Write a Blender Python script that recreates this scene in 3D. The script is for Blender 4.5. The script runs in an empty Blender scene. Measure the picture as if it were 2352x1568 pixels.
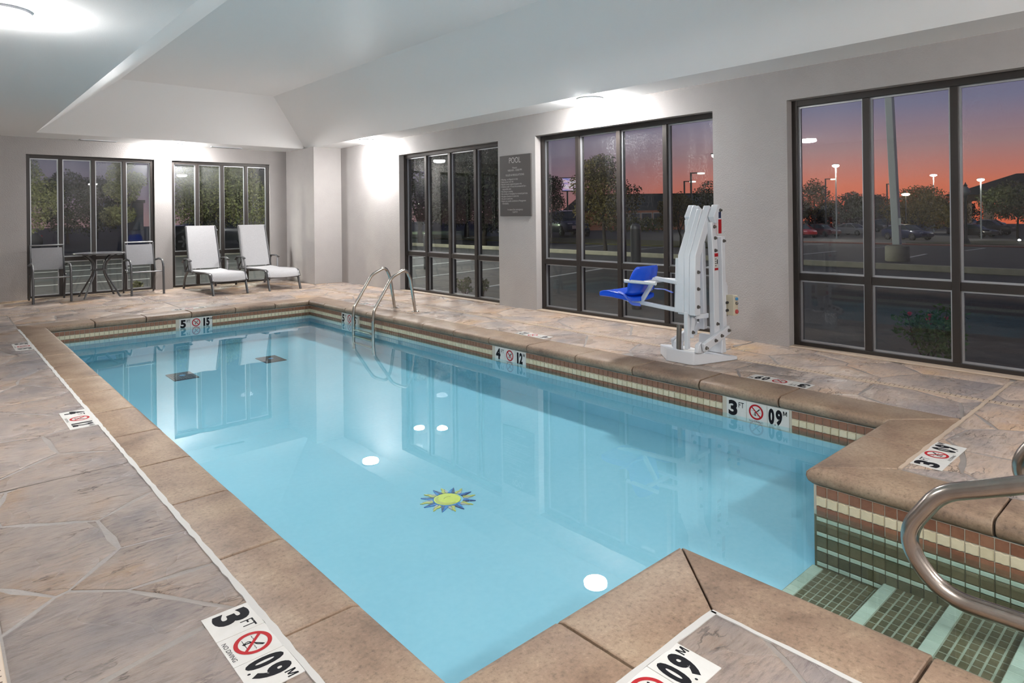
import bpy, math, random
from mathutils import Vector, Matrix
import numpy as np

SC = bpy.context.scene
COL = SC.collection
PI = math.pi
rnd = random.Random(7)

# ------------------------------------------------------------------ camera
cam_d = bpy.data.cameras.new('camera')
cam_d.sensor_fit = 'HORIZONTAL'
cam_d.sensor_width = 36.0
cam_d.lens = 22.9031
cam_d.shift_y = -291.2194 / 2352.0
cam_d.clip_end = 600
cam = bpy.data.objects.new('camera', cam_d)
COL.objects.link(cam)
_R = Vector((0.74384303, -0.66825822, -0.01133583))
_U = Vector((0.00790698, -0.00816084, 0.99993544))
_F = Vector((0.66830759, 0.74388464, 0.00078648))
cam.matrix_world = Matrix(((_R.x, _U.x, -_F.x, 0.0), (_R.y, _U.y, -_F.y, 0.0),
                           (_R.z, _U.z, -_F.z, 1.3125), (0, 0, 0, 1)))
SC.camera = cam

# ------------------------------------------------------------------ world: dusk sky
LAMP_L = 490.0        # radiance of the ceiling lamp lenses
LOT_LAMP = 800.0      # radiance of the twin flood heads by the far window
world = bpy.data.worlds.new('dusk_sky')
SC.world = world
world.use_nodes = True
wn = world.node_tree.nodes
wl = world.node_tree.links
wn.clear()
def wnode(t, **kw):
    n = wn.new(t)
    for k, v in kw.items():
        setattr(n, k, v)
    return n
w_tc = wnode('ShaderNodeTexCoord')
w_sep = wnode('ShaderNodeSeparateXYZ')
wl.new(w_tc.outputs['Generated'], w_sep.inputs[0])
def wramp(stops):
    r = wnode('ShaderNodeValToRGB')
    e = r.color_ramp.elements
    while len(e) > 1:
        e.remove(e[-1])
    for i, (p, c) in enumerate(stops):
        el = e[0] if i == 0 else e.new(p)
        el.position = p
        el.color = (*c, 1)
    wl.new(w_sep.outputs['Z'], r.inputs[0])
    return r
r_sun = wramp([(0.0, (.66, .12, .05)), (.035, (.62, .155, .085)), (.085, (.34, .19, .195)),
               (.14, (.155, .145, .24)), (.3, (.07, .075, .15)), (1, (.03, .036, .08))])
r_back = wramp([(0.0, (.24, .145, .15)), (.03, (.16, .125, .165)), (.09, (.115, .11, .165)),
                (.3, (.06, .062, .115)), (1, (.03, .036, .08))])
w_dot = wnode('ShaderNodeVectorMath', operation='DOT_PRODUCT')
wl.new(w_tc.outputs['Generated'], w_dot.inputs[0])
w_dot.inputs[1].default_value = (.981, .193, 0)
w_map = wnode('ShaderNodeMapRange')
w_map.interpolation_type = 'SMOOTHSTEP'
w_map.inputs['From Min'].default_value = .77
w_map.inputs['From Max'].default_value = 1.0
wl.new(w_dot.outputs['Value'], w_map.inputs['Value'])
w_mix = wnode('ShaderNodeMix', data_type='RGBA')
wl.new(w_map.outputs[0], w_mix.inputs['Factor'])
wl.new(r_back.outputs[0], w_mix.inputs['A'])
wl.new(r_sun.outputs[0], w_mix.inputs['B'])
w_bg = wnode('ShaderNodeBackground')
w_bg.inputs['Strength'].default_value = 1.0
wl.new(w_mix.outputs['Result'], w_bg.inputs['Color'])
w_out = wnode('ShaderNodeOutputWorld')
wl.new(w_bg.outputs[0], w_out.inputs[0])

SC.view_settings.view_transform = 'Standard'
SC.view_settings.look = 'None'
SC.view_settings.exposure = 0.0
SC.view_settings.gamma = 1.0
SC.view_settings.use_curve_mapping = False
SC.cycles.max_bounces = 10
SC.cycles.diffuse_bounces = 5
SC.cycles.glossy_bounces = 5
SC.cycles.transparent_max_bounces = 32
SC.cycles.caustics_reflective = False
SC.cycles.caustics_refractive = False
SC.cycles.sample_clamp_indirect = 10.0
SC.cycles.use_denoising = True

# ------------------------------------------------------------------ materials
def new_mat(name):
    m = bpy.data.materials.new(name)
    m.use_nodes = True
    nt = m.node_tree
    b = nt.nodes['Principled BSDF']
    return m, nt, b
def setin(b, **kw):
    for k, v in kw.items():
        s = b.inputs[k.replace('_', ' ')]
        s.default_value = (*v, 1) if isinstance(v, tuple) and len(v) == 3 and s.type == 'RGBA' else v
def noise(nt, scale, detail=4, rough=.55, vec=None):
    n = nt.nodes.new('ShaderNodeTexNoise')
    n.inputs['Scale'].default_value = scale
    n.inputs['Detail'].default_value = detail
    n.inputs['Roughness'].default_value = rough
    if vec is not None:
        nt.links.new(vec, n.inputs['Vector'])
    return n
def ramp(nt, fac, stops):
    r = nt.nodes.new('ShaderNodeValToRGB')
    e = r.color_ramp.elements
    while len(e) > 1:
        e.remove(e[-1])
    for i, (p, c) in enumerate(stops):
        el = e[0] if i == 0 else e.new(p)
        el.position = p
        el.color = (*c, 1) if len(c) == 3 else c
    nt.links.new(fac, r.inputs[0])
    return r
def math_n(nt, op, a, b=None):
    n = nt.nodes.new('ShaderNodeMath')
    n.operation = op
    for i, v in enumerate((a, b)):
        if v is None:
            continue
        if isinstance(v, (int, float)):
            n.inputs[i].default_value = v
        else:
            nt.links.new(v, n.inputs[i])
    return n.outputs[0]
def wpos(nt, scale=(1, 1, 1)):
    g = nt.nodes.new('ShaderNodeNewGeometry')
    mp = nt.nodes.new('ShaderNodeMapping')
    mp.inputs['Scale'].default_value = scale
    nt.links.new(g.outputs['Position'], mp.inputs['Vector'])
    return mp.outputs[0]
def bump(nt, b, height, strength, dist=.01):
    n = nt.nodes.new('ShaderNodeBump')
    n.inputs['Strength'].default_value = strength
    n.inputs['Distance'].default_value = dist
    nt.links.new(height, n.inputs['Height'])
    nt.links.new(n.outputs[0], b.inputs['Normal'])
def mat(name, col, rough=.5, metal=0.0, col2=None, nscale=8, bmp=None, spec=None, coat=0):
    m, nt, b = new_mat(name)
    setin(b, Base_Color=col, Roughness=rough, Metallic=metal)
    if spec is not None:
        b.inputs['Specular IOR Level'].default_value = spec
    if coat:
        b.inputs['Coat Weight'].default_value = coat
        b.inputs['Coat Roughness'].default_value = .08
    v = wpos(nt)
    if col2 is not None:
        n = noise(nt, nscale, 5, .6, v)
        r = ramp(nt, n.outputs['Fac'], [(.3, col), (.7, col2)])
        nt.links.new(r.outputs[0], b.inputs['Base Color'])
    if bmp:
        n = noise(nt, bmp[0], 3, .5, v)
        bump(nt, b, n.outputs['Fac'], bmp[1], bmp[2] if len(bmp) > 2 else .01)
    return m
def emis(name, col, s):
    m = bpy.data.materials.new(name)
    m.use_nodes = True
    nt = m.node_tree
    nt.nodes.clear()
    e = nt.nodes.new('ShaderNodeEmission')
    e.inputs[0].default_value = (*col, 1)
    e.inputs[1].default_value = s
    o = nt.nodes.new('ShaderNodeOutputMaterial')
    nt.links.new(e.outputs[0], o.inputs[0])
    return m

M = {}
M['wall'] = mat('stucco_wall', (.345, .327, .32), .75, col2=(.37, .352, .345), nscale=3, bmp=(70, .55, .006))
M['ceil'] = mat('ceiling_paint', (.93, .94, .95), .5, bmp=(90, .25, .003))
M['bronze'] = mat('bronze_frame', (.028, .023, .021), .38, .3)
M['alu'] = mat('aluminium_bead', (.42, .43, .45), .35, .7)
M['steel'] = mat('stainless_steel', (.58, .55, .51), .2, 1.0, col2=(.5, .46, .42), nscale=20)
M['steel_dark'] = mat('stainless_steel_worn', (.42, .38, .34), .22, 1.0, col2=(.32, .28, .25), nscale=14)
M['white_metal'] = mat('white_powder_coat', (.62, .64, .675), .35)
M['blue'] = mat('blue_seat_plastic', (.004, .075, .62), .25)
M['strap'] = mat('blue_strap', (.06, .12, .5), .6)
M['beige'] = mat('beige_plastic', (.55, .5, .38), .45)
M['black'] = mat('black_rubber', (.012, .012, .013), .5)
M['bolt'] = mat('bolt_steel', (.2, .18, .16), .35, .9)
M['red'] = mat('red_print', (.34, .011, .016), .6, spec=.2)
M['redplastic'] = mat('red_button', (.45, .06, .06), .4)
M['bluebtn'] = mat('blue_button', (.05, .25, .5), .4)
M['charcoal'] = mat('charcoal_metal', (.10, .10, .105), .38, .6)
M['charcoal2'] = mat('charcoal_metal_light', (.24, .24, .25), .4, .6)
M['ink'] = mat('dark_ink', (.007, .007, .010), .7, spec=.15)
M['tilewhite'] = mat('white_marker_tile', (.60, .595, .58), .35, col2=(.55, .54, .51), nscale=12)
M['caulk'] = mat('white_caulk', (.48, .475, .46), .6)
M['caulktan'] = mat('tan_caulk', (.44, .35, .27), .6)
M['drain'] = mat('tan_drain_plastic', (.44, .345, .26), .5)
M['slot'] = mat('drain_slot', (.06, .035, .02), .8)
M['mortar'] = mat('deck_mortar', (.25, .22, .20), .6, col2=(.21, .19, .18), nscale=6, bmp=(60, .3))
M['grout'] = mat('pool_grout', (.46, .43, .36), .7)
M['groutstep'] = mat('step_grout', (.27, .29, .22), .7)
M['groutdark'] = mat('stained_grout', (.10, .09, .05), .8)
M['tabletop'] = mat('dark_table_top', (.10, .10, .105), .25)
M['sign'] = mat('sign_panel', (.052, .046, .045), .45)
M['signtext'] = mat('sign_letters', (.42, .40, .40), .5)
M['asphalt'] = mat('asphalt', (.024, .024, .025), .75, col2=(.042, .042, .043), nscale=2.0, bmp=(45, .6))
M['stripe'] = mat('road_paint', (.5, .5, .5), .6)
M['concrete'] = mat('concrete', (.34, .32, .24), .8, col2=(.26, .25, .19), nscale=4)
M['walk'] = mat('sidewalk_concrete', (.38, .35, .27), .8, col2=(.32, .29, .23), nscale=2)
M['redwalk'] = mat('red_sidewalk', (.26, .11, .08), .8)
M['grass'] = mat('lawn', (.045, .055, .012), .9, col2=(.085, .075, .02), nscale=1.5, bmp=(30, 1.0, .03))
M['bark'] = mat('bark', (.03, .022, .016), .9)
M['polewhite'] = mat('painted_pole', (.5, .56, .55), .5)
M['poledark'] = mat('dark_pole', (.02, .02, .022), .5)
M['sidebld'] = mat('grey_cladding', (.05, .065, .085), .7)
M['orangewall'] = mat('orange_render_wall', (.42, .16, .09), .8)
M['tanwall'] = mat('tan_stone_wall', (.26, .19, .13), .8, col2=(.2, .14, .1), nscale=3)
M['roofdark'] = mat('dark_roof', (.012, .013, .015), .8)
M['carglass'] = mat('car_glass', (.02, .03, .035), .06)
M['tyre'] = mat('tyre', (.01, .01, .01), .7)
M['rim'] = mat('wheel_rim', (.22, .22, .23), .35, .8)
M['chrome'] = mat('chrome', (.6, .6, .6), .15, 1.0)
M['lens_red'] = mat('tail_lamp', (.4, .01, .01), .2)
M['lens_clear'] = mat('head_lamp', (.75, .75, .78), .1)
M['lamp'] = emis('ceiling_lamp_lens', (1, .975, .95), LAMP_L)
M['flood'] = emis('flood_lamp', (1, .97, .92), LOT_LAMP)
M['lotlamp'] = emis('lot_lamp', (1, .93, .82), 160)
M['warmlamp'] = emis('warm_lamp', (1, .78, .45), 60)
M['greenlamp'] = emis('green_lamp', (.75, 1, .55), 130)
M['dimlamp'] = emis('dim_lamp', (.8, 1, .85), 3)
M['ledscreen'] = None

# sealed stamped stone of the deck: tan, pink, grey and rust patches with slaty grain
def deck_mat(nm='stamped_stone', k=1.0, w=(1, 1, 1)):
    m, nt, b = new_mat(nm)
    v = wpos(nt)
    oi = nt.nodes.new('ShaderNodeObjectInfo')
    n1 = noise(nt, 2.0, 5, .62, v)
    f = math_n(nt, 'ADD', math_n(nt, 'MULTIPLY', n1.outputs['Fac'], .75), math_n(nt, 'MULTIPLY', oi.outputs['Random'], .13))
    r = ramp(nt, f, [(p, tuple(min(.9, c * k * q) for c, q in zip(cc, w))) for p, cc in
                     ((.30, (.18, .16, .162)), (.40, (.25, .207, .188)), (.48, (.295, .235, .20)),
                      (.55, (.30, .215, .16)), (.62, (.325, .23, .14)), (.72, (.34, .30, .265)))])
    vs = wpos(nt, (2.2, 9.0, 4))
    n2 = noise(nt, 6, 7, .65, vs)
    r2 = ramp(nt, n2.outputs['Fac'], [(.28, (.45, .42, .42)), (.5, (1, 1, 1)), (.75, (1.18, 1.17, 1.16))])
    mx = nt.nodes.new('ShaderNodeMix')
    mx.data_type = 'RGBA'
    mx.blend_type = 'MULTIPLY'
    mx.inputs['Factor'].default_value = .75
    nt.links.new(r.outputs[0], mx.inputs['A'])
    nt.links.new(r2.outputs[0], mx.inputs['B'])
    nc = noise(nt, 2.6, 5, .55, wpos(nt, (1.1, 2.6, 2)))
    ln = math_n(nt, 'ABSOLUTE', math_n(nt, 'SUBTRACT', nc.outputs['Fac'], .5))
    ng = noise(nt, 4.0, 2, .5, v)
    gate = ramp(nt, ng.outputs['Fac'], [(.5, (0, 0, 0)), (.6, (1, 1, 1))]).outputs[0]
    line = math_n(nt, 'MULTIPLY', ramp(nt, ln, [(.0, (1, 1, 1)), (.014, (0, 0, 0))]).outputs[0], gate)
    mc = nt.nodes.new('ShaderNodeMix')
    mc.data_type = 'RGBA'
    nt.links.new(math_n(nt, 'MULTIPLY', line, .75), mc.inputs['Factor'])
    nt.links.new(mx.outputs['Result'], mc.inputs['A'])
    mc.inputs['B'].default_value = (.06, .05, .045, 1)
    nt.links.new(mc.outputs['Result'], b.inputs['Base Color'])
    n3 = noise(nt, 2.5, 2, .5, v)
    rr = ramp(nt, n3.outputs['Fac'], [(.35, (.2, .2, .2)), (.65, (.42, .42, .42))])
    nt.links.new(rr.outputs[0], b.inputs['Roughness'])
    hgt = math_n(nt, 'SUBTRACT', math_n(nt, 'ADD', n2.outputs['Fac'], math_n(nt, 'MULTIPLY', nc.outputs['Fac'], 1.2)), math_n(nt, 'MULTIPLY', line, .5))
    bump(nt, b, hgt, .75, .014)
    return m
M['stone'] = deck_mat()
M['stone_pale'] = deck_mat('pale_stamped_stone', 1.55, (1.02, 1.0, .95))
def coping_mat():
    m, nt, b = new_mat('cast_coping')
    v = wpos(nt)
    oi = nt.nodes.new('ShaderNodeObjectInfo')
    n1 = noise(nt, 3.0, 6, .65, v)
    f = math_n(nt, 'ADD', n1.outputs['Fac'], math_n(nt, 'MULTIPLY', math_n(nt, 'SUBTRACT', oi.outputs['Random'], .5), .12))
    r = ramp(nt, f, [(.3, (.14, .09, .06)), (.45, (.225, .152, .105)), (.56, (.27, .19, .13)), (.7, (.315, .235, .165))])
    n2 = noise(nt, 55, 6, .75, v)
    r2 = ramp(nt, n2.outputs['Fac'], [(.32, (.42, .40, .38)), (.48, (1, 1, 1)), (.56, (1.05, 1.05, 1.05)), (.68, (1.45, 1.47, 1.5))])
    mx = nt.nodes.new('ShaderNodeMix')
    mx.data_type = 'RGBA'
    mx.blend_type = 'MULTIPLY'
    mx.inputs['Factor'].default_value = .8
    nt.links.new(r.outputs[0], mx.inputs['A'])
    nt.links.new(r2.outputs[0], mx.inputs['B'])
    nt.links.new(mx.outputs['Result'], b.inputs['Base Color'])
    setin(b, Roughness=.5)
    bump(nt, b, n2.outputs['Fac'], .25, .006)
    return m
M['coping'] = coping_mat()
def tile_mat(name, c1, c2, rough, wave=False):
    m, nt, b = new_mat(name)
    oi = nt.nodes.new('ShaderNodeObjectInfo')
    v = wpos(nt)
    n = noise(nt, 40, 3, .6, v)
    f = math_n(nt, 'ADD', math_n(nt, 'MULTIPLY', n.outputs['Fac'], .6), math_n(nt, 'MULTIPLY', oi.outputs['Random'], .4))
    r = ramp(nt, f, [(.3, c1), (.7, c2)])
    nt.links.new(r.outputs[0], b.inputs['Base Color'])
    setin(b, Roughness=rough)
    bump(nt, b, n.outputs['Fac'], .3, .004)
    return m
M['tbrown'] = tile_mat('brown_waterline_tile', (.17, .075, .045), (.25, .125, .075), .3)
M['tcream'] = tile_mat('cream_rope_tile', (.52, .47, .32), (.62, .57, .42), .35)
M['tdark'] = tile_mat('dark_step_tile', (.085, .075, .04), (.14, .115, .065), .4)
M['tpale'] = tile_mat('pale_step_tile', (.36, .42, .34), (.42, .48, .40), .4)

def plaster_mat():
    m, nt, b = new_mat('blue_pool_plaster')
    v = wpos(nt)
    n = noise(nt, 25, 6, .7, v)
    n2 = noise(nt, 1.2, 3, .5, v)
    f = math_n(nt, 'ADD', math_n(nt, 'MULTIPLY', n.outputs['Fac'], .5), math_n(nt, 'MULTIPLY', n2.outputs['Fac'], .5))
    r = ramp(nt, f, [(.35, (.235, .475, .595)), (.65, (.29, .525, .635))])
    nt.links.new(r.outputs[0], b.inputs['Base Color'])
    setin(b, Roughness=.7)
    return m
M['plaster'] = plaster_mat()

def schlick(nt, r0):
    g = nt.nodes.new('ShaderNodeNewGeometry')
    d = nt.nodes.new('ShaderNodeVectorMath')
    d.operation = 'DOT_PRODUCT'
    nt.links.new(g.outputs['Incoming'], d.inputs[0])
    nt.links.new(g.outputs['Normal'], d.inputs[1])
    c = math_n(nt, 'SUBTRACT', 1.0, math_n(nt, 'ABSOLUTE', d.outputs['Value']))
    return math_n(nt, 'ADD', math_n(nt, 'MULTIPLY', math_n(nt, 'POWER', c, 5.0), 1 - r0), r0)
# still water: mirror reflection by Fresnel over a lightly tinted clear body
def water_mat():
    m = bpy.data.materials.new('pool_water')
    m.use_nodes = True
    nt = m.node_tree
    nt.nodes.clear()
    o = nt.nodes.new('ShaderNodeOutputMaterial')
    mx = nt.nodes.new('ShaderNodeMixShader')
    fr = schlick(nt, .02)
    t = nt.nodes.new('ShaderNodeBsdfTransparent')
    wg_ = nt.nodes.new('ShaderNodeNewGeometry')
    wd_ = nt.nodes.new('ShaderNodeVectorMath')
    wd_.operation = 'DOT_PRODUCT'
    nt.links.new(wg_.outputs['Incoming'], wd_.inputs[0])
    nt.links.new(wg_.outputs['Normal'], wd_.inputs[1])
    wr_ = ramp(nt, math_n(nt, 'ABSOLUTE', wd_.outputs['Value']), [(.1, (.50, .86, .94)), (.25, (.70, .93, .97)), (.5, (.86, .97, .985)), (1, (.93, .985, .99))])
    nt.links.new(wr_.outputs[0], t.inputs[0])
    g = nt.nodes.new('ShaderNodeBsdfGlossy')
    g.inputs['Roughness'].default_value = 0.0
    g.inputs['Color'].default_value = (1, 1, 1, 1)
    v = wpos(nt)
    n = noise(nt, 2.2, 2, .4, v)
    bn = nt.nodes.new('ShaderNodeBump')
    bn.inputs['Strength'].default_value = .05
    bn.inputs['Distance'].default_value = .01
    nt.links.new(n.outputs['Fac'], bn.inputs['Height'])
    nt.links.new(bn.outputs[0], g.inputs['Normal'])
    nt.links.new(fr, mx.inputs[0])
    nt.links.new(t.outputs[0], mx.inputs[1])
    nt.links.new(g.outputs[0], mx.inputs[2])
    nt.links.new(mx.outputs[0], o.inputs[0])
    return m
M['water'] = water_mat()

# window glass: clear with Fresnel reflection; dew = condensation beads, denser towards the head
def glass_mat(name, dew, hz=.06):
    m = bpy.data.materials.new(name)
    m.use_nodes = True
    nt = m.node_tree
    nt.nodes.clear()
    o = nt.nodes.new('ShaderNodeOutputMaterial')
    mx = nt.nodes.new('ShaderNodeMixShader')
    fr = schlick(nt, .035)
    t = nt.nodes.new('ShaderNodeBsdfTransparent')
    t.inputs[0].default_value = (.93, .95, .95, 1)
    g = nt.nodes.new('ShaderNodeBsdfGlossy')
    g.inputs['Roughness'].default_value = 0.0
    g.inputs['Color'].default_value = (1, 1, 1, 1)
    nt.links.new(fr, mx.inputs[0])
    nt.links.new(t.outputs[0], mx.inputs[1])
    nt.links.new(g.outputs[0], mx.inputs[2])
    last = mx
    if dew:
        v = wpos(nt, (1, 1, .55))
        sp = nt.nodes.new('ShaderNodeSeparateXYZ')
        nt.links.new(wpos(nt), sp.inputs[0])
        n = noise(nt, 85, 2, .6, v)
        nb = noise(nt, 3.5, 3, .6, wpos(nt, (1, 1, .3)))
        h = nt.nodes.new('ShaderNodeMapRange')
        h.inputs['From Min'].default_value = .9
        h.inputs['From Max'].default_value = 2.35
        h.inputs['To Min'].default_value = 0
        h.inputs['To Max'].default_value = 1
        nt.links.new(sp.outputs['Z'], h.inputs['Value'])
        k = math_n(nt, 'MULTIPLY', h.outputs[0], ramp(nt, nb.outputs['Fac'], [(.42, (0, 0, 0)), (.68, (1, 1, 1))]).outputs[0])
        bead = ramp(nt, n.outputs['Fac'], [(.52, (0, 0, 0)), (.66, (1, 1, 1))]).outputs[0]
        haze = math_n(nt, 'MULTIPLY', math_n(nt, 'POWER', h.outputs[0], 4.0), hz)
        fac = math_n(nt, 'ADD', math_n(nt, 'MULTIPLY', math_n(nt, 'MULTIPLY', k, bead), .35 * dew), haze)
        ad = nt.nodes.new('ShaderNodeMixShader')
        ad.inputs[0].default_value = .7
        df = nt.nodes.new('ShaderNodeBsdfDiffuse')
        df.inputs[0].default_value = (.8, .82, .84, 1)
        tl = nt.nodes.new('ShaderNodeBsdfRefraction')
        tl.inputs['Color'].default_value = (.95, .95, .95, 1)
        tl.inputs['Roughness'].default_value = .5
        tl.inputs['IOR'].default_value = 1.33
        gi_ = nt.nodes.new('ShaderNodeNewGeometry')
        nt.links.new(gi_.outputs['Incoming'], tl.inputs['Normal'])
        nt.links.new(df.outputs[0], ad.inputs[1])
        nt.links.new(tl.outputs[0], ad.inputs[2])
        m2 = nt.nodes.new('ShaderNodeMixShader')
        nt.links.new(fac, m2.inputs[0])
        nt.links.new(mx.outputs[0], m2.inputs[1])
        nt.links.new(ad.outputs[0], m2.inputs[2])
        last = m2
    nt.links.new(last.outputs[0], o.inputs[0])
    return m
M['glass'] = glass_mat('window_glass', .25)
M['glassfog'] = glass_mat('fogged_window_glass', .5, .2)
M['glasswet'] = glass_mat('rain_streaked_window_glass', 1.5, .04)
M['glassdew'] = glass_mat('dewy_window_glass', .75, .03)

def mesh_fabric(name, col, alpha, sc):
    m = bpy.data.materials.new(name)
    m.use_nodes = True
    nt = m.node_tree
    b = nt.nodes['Principled BSDF']
    setin(b, Base_Color=col, Roughness=.7)
    v = nt.nodes.new('ShaderNodeTexCoord').outputs['Object']
    n = noise(nt, sc, 4, .7, v)
    r = ramp(nt, n.outputs['Fac'], [(.3, tuple(c * .86 for c in col)), (.7, col)])
    nt.links.new(r.outputs[0], b.inputs['Base Color'])
    b.inputs['Alpha'].default_value = alpha
    return m
M['sling'] = mesh_fabric('white_sling_mesh', (.43, .43, .445), 1.0, 60)
M['sheer'] = mesh_fabric('sheer_grey_mesh', (.33, .33, .35), .6, 60)

def leaf_mat(name, c1, c2):
    m, nt, b = new_mat(name)
    oi = nt.nodes.new('ShaderNodeNewGeometry')
    r = ramp(nt, oi.outputs['Random Per Island'], [(0, c1), (1, c2)])
    nt.links.new(r.outputs[0], b.inputs['Base Color'])
    setin(b, Roughness=.7)
    b.inputs['Specular IOR Level'].default_value = .15
    return m
M['leaf_green'] = leaf_mat('green_leaves', (.075, .09, .03), (.20, .20, .085))
M['leaf_dark'] = leaf_mat('dark_leaves', (.02, .03, .012), (.05, .055, .02))
M['leaf_autumn'] = leaf_mat('olive_leaves', (.06, .05, .015), (.14, .11, .03))
M['rose'] = leaf_mat('rose_leaves', (.02, .06, .02), (.05, .10, .03))
M['petal'] = mat('rose_petals', (.35, .03, .06), .6)

# ------------------------------------------------------------------ mesh building
class G:
    def __init__(s):
        s.v = []
        s.f = []
        s.mi = []
    def add(s, vs, fs, mi=0):
        o = len(s.v)
        s.v += [tuple(p) for p in vs]
        s.f += [tuple(i + o for i in f) for f in fs]
        s.mi += [mi] * len(fs)
        return s
    def box(s, x0, x1, y0, y1, z0, z1, mi=0):
        s.add([(x0, y0, z0), (x1, y0, z0), (x1, y1, z0), (x0, y1, z0), (x0, y0, z1), (x1, y0, z1), (x1, y1, z1), (x0, y1, z1)],
              [(0, 3, 2, 1), (4, 5, 6, 7), (0, 1, 5, 4), (1, 2, 6, 5), (2, 3, 7, 6), (3, 0, 4, 7)], mi)
        return s
    def prism(s, poly, off, mi=0, top_in=None):
        """poly: list of 3D points, extruded by vector off; top_in: inset of the far face towards centroid (metres)"""
        n = len(poly)
        P = [Vector(p) for p in poly]
        O = Vector(off)
        c = sum(P, Vector()) / n
        if (P[1] - P[0]).cross(P[2] - P[1]).dot(O) < 0 and n >= 3:
            pass
        T = []
        for p in P:
            q = p.copy()
            if top_in:
                d = c - p
                if d.length > 1e-6:
                    q = p + d.normalized() * top_in
            T.append(q + O)
        nrm = Vector()
        for i in range(n):
            nrm += P[i].cross(P[(i + 1) % n])
        fl = nrm.dot(O) > 0
        fs = [tuple(range(n - 1, -1, -1)) if fl else tuple(range(n)), tuple(range(n, 2 * n)) if fl else tuple(range(2 * n - 1, n - 1, -1))]
        for i in range(n):
            j = (i + 1) % n
            fs.append((i, j, n + j, n + i) if fl else (j, i, n + i, n + j))
        s.add(P + T, fs, mi)
        return s
    def tube(s, path, r, n=12, mi=0, cap=True, flat=None):
        P = [Vector(p) for p in path]
        m = len(P)
        rs = r if isinstance(r, (list, tuple)) else [r] * m
        T = []
        for i in range(m):
            if i == 0:
                t = P[1] - P[0]
            elif i == m - 1:
                t = P[-1] - P[-2]
            else:
                t = (P[i + 1] - P[i]).normalized() + (P[i] - P[i - 1]).normalized()
            T.append(t.normalized())
        a = Vector((0, 0, 1)) if abs(T[0].z) < .9 else Vector((1, 0, 0))
        u = (a - T[0] * a.dot(T[0])).normalized()
        vs = []
        for i in range(m):
            u = (u - T[i] * u.dot(T[i])).normalized()
            w = T[i].cross(u)
            for k in range(n):
                th = 2 * PI * k / n
                vs.append(P[i] + (u * math.cos(th) * (flat[0] if flat else 1) + w * math.sin(th) * (flat[1] if flat else 1)) * rs[i])
        fs = []
        for i in range(m - 1):
            for k in range(n):
                k2 = (k + 1) % n
                fs.append((i * n + k, i * n + k2, (i + 1) * n + k2, (i + 1) * n + k))
        if cap:
            fs.append(tuple(range(n - 1, -1, -1)))
            fs.append(tuple((m - 1) * n + k for k in range(n)))
        s.add(vs, fs, mi)
        return s
    def bar(s, p0, p1, w, h, up=(0, 0, 1), mi=0):
        """rectangular bar from p0 to p1: w across, h along the up side"""
        p0 = Vector(p0); p1 = Vector(p1)
        t = (p1 - p0).normalized()
        upv = Vector(up)
        a = t.cross(upv)
        if a.length < 1e-5:
            a = t.cross(Vector((1, 0, 0)))
        a.normalize()
        b = a.cross(t).normalized()
        vs = []
        for p in (p0, p1):
            for sa, sb in ((-1, -1), (1, -1), (1, 1), (-1, 1)):
                vs.append(p + a * sa * w / 2 + b * sb * h / 2)
        s.add(vs, [(0, 1, 2, 3), (7, 6, 5, 4), (0, 4, 5, 1), (1, 5, 6, 2), (2, 6, 7, 3), (3, 7, 4, 0)], mi)
        return s
    def lathe(s, prof, c=(0, 0, 0), n=20, axis='z', mi=0):
        vs = []
        for r, z in prof:
            for k in range(n):
                th = 2 * PI * k / n
                a, b = r * math.cos(th), r * math.sin(th)
                p = (a, b, z) if axis == 'z' else ((z, a, b) if axis == 'x' else (b, z, a))
                vs.append((p[0] + c[0], p[1] + c[1], p[2] + c[2]))
        fs = []
        for i in range(len(prof) - 1):
            for k in range(n):
                k2 = (k + 1) % n
                fs.append((i * n + k, i * n + k2, (i + 1) * n + k2, (i + 1) * n + k))
        fs.append(tuple(range(n - 1, -1, -1)))
        fs.append(tuple((len(prof) - 1) * n + k for k in range(n)))
        s.add(vs, fs, mi)
        return s
    def grid(s, pts, thick=None, mi=0):
        """pts: 2D array of points; optional thickness vector list gives a solid sheet"""
        a = len(pts); b = len(pts[0])
        vs = [p for row in pts for p in row]
        fs = [(i * b + j, i * b + j + 1, (i + 1) * b + j + 1, (i + 1) * b + j) for i in range(a - 1) for j in range(b - 1)]
        if thick:
            o = len(vs)
            t = Vector(thick)
            vs = vs + [tuple(Vector(p) + t) for p in vs]
            fs += [(o + i * b + j, o + (i + 1) * b + j, o + (i + 1) * b + j + 1, o + i * b + j + 1) for i in range(a - 1) for j in range(b - 1)]
            ring = [j for j in range(b)] + [i * b + b - 1 for i in range(1, a)] + [(a - 1) * b + j for j in range(b - 2, -1, -1)] + [i * b for i in range(a - 2, 0, -1)]
            for k in range(len(ring)):
                p, q = ring[k], ring[(k + 1) % len(ring)]
                fs.append((q, p, p + o, q + o))
        s.add(vs, fs, mi)
        return s
    def mesh(s, name, mats, smooth=None):
        me = bpy.data.meshes.new(name)
        me.from_pydata(s.v, [], s.f)
        for m in (mats if isinstance(mats, (list, tuple)) else [mats]):
            me.materials.append(m)
        if any(s.mi):
            me.polygons.foreach_set('material_index', s.mi)
        if smooth:
            me.polygons.foreach_set('use_smooth', [True] * len(me.polygons))
            me.set_sharp_from_angle(angle=math.radians(smooth))
        me.update()
        return me
    def build(s, name, mats, parent=None, smooth=None, local=False, bevel=0, seg=2):
        o = bpy.data.objects.new(name, s.mesh(name, mats, smooth))
        COL.objects.link(o)
        attach(o, parent, local)
        if bevel:
            md = o.modifiers.new('bevel', 'BEVEL')
            md.width = bevel
            md.segments = seg
            md.limit_method = 'ANGLE'
            md.angle_limit = math.radians(35)
        return o
WORLD = {}
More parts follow.
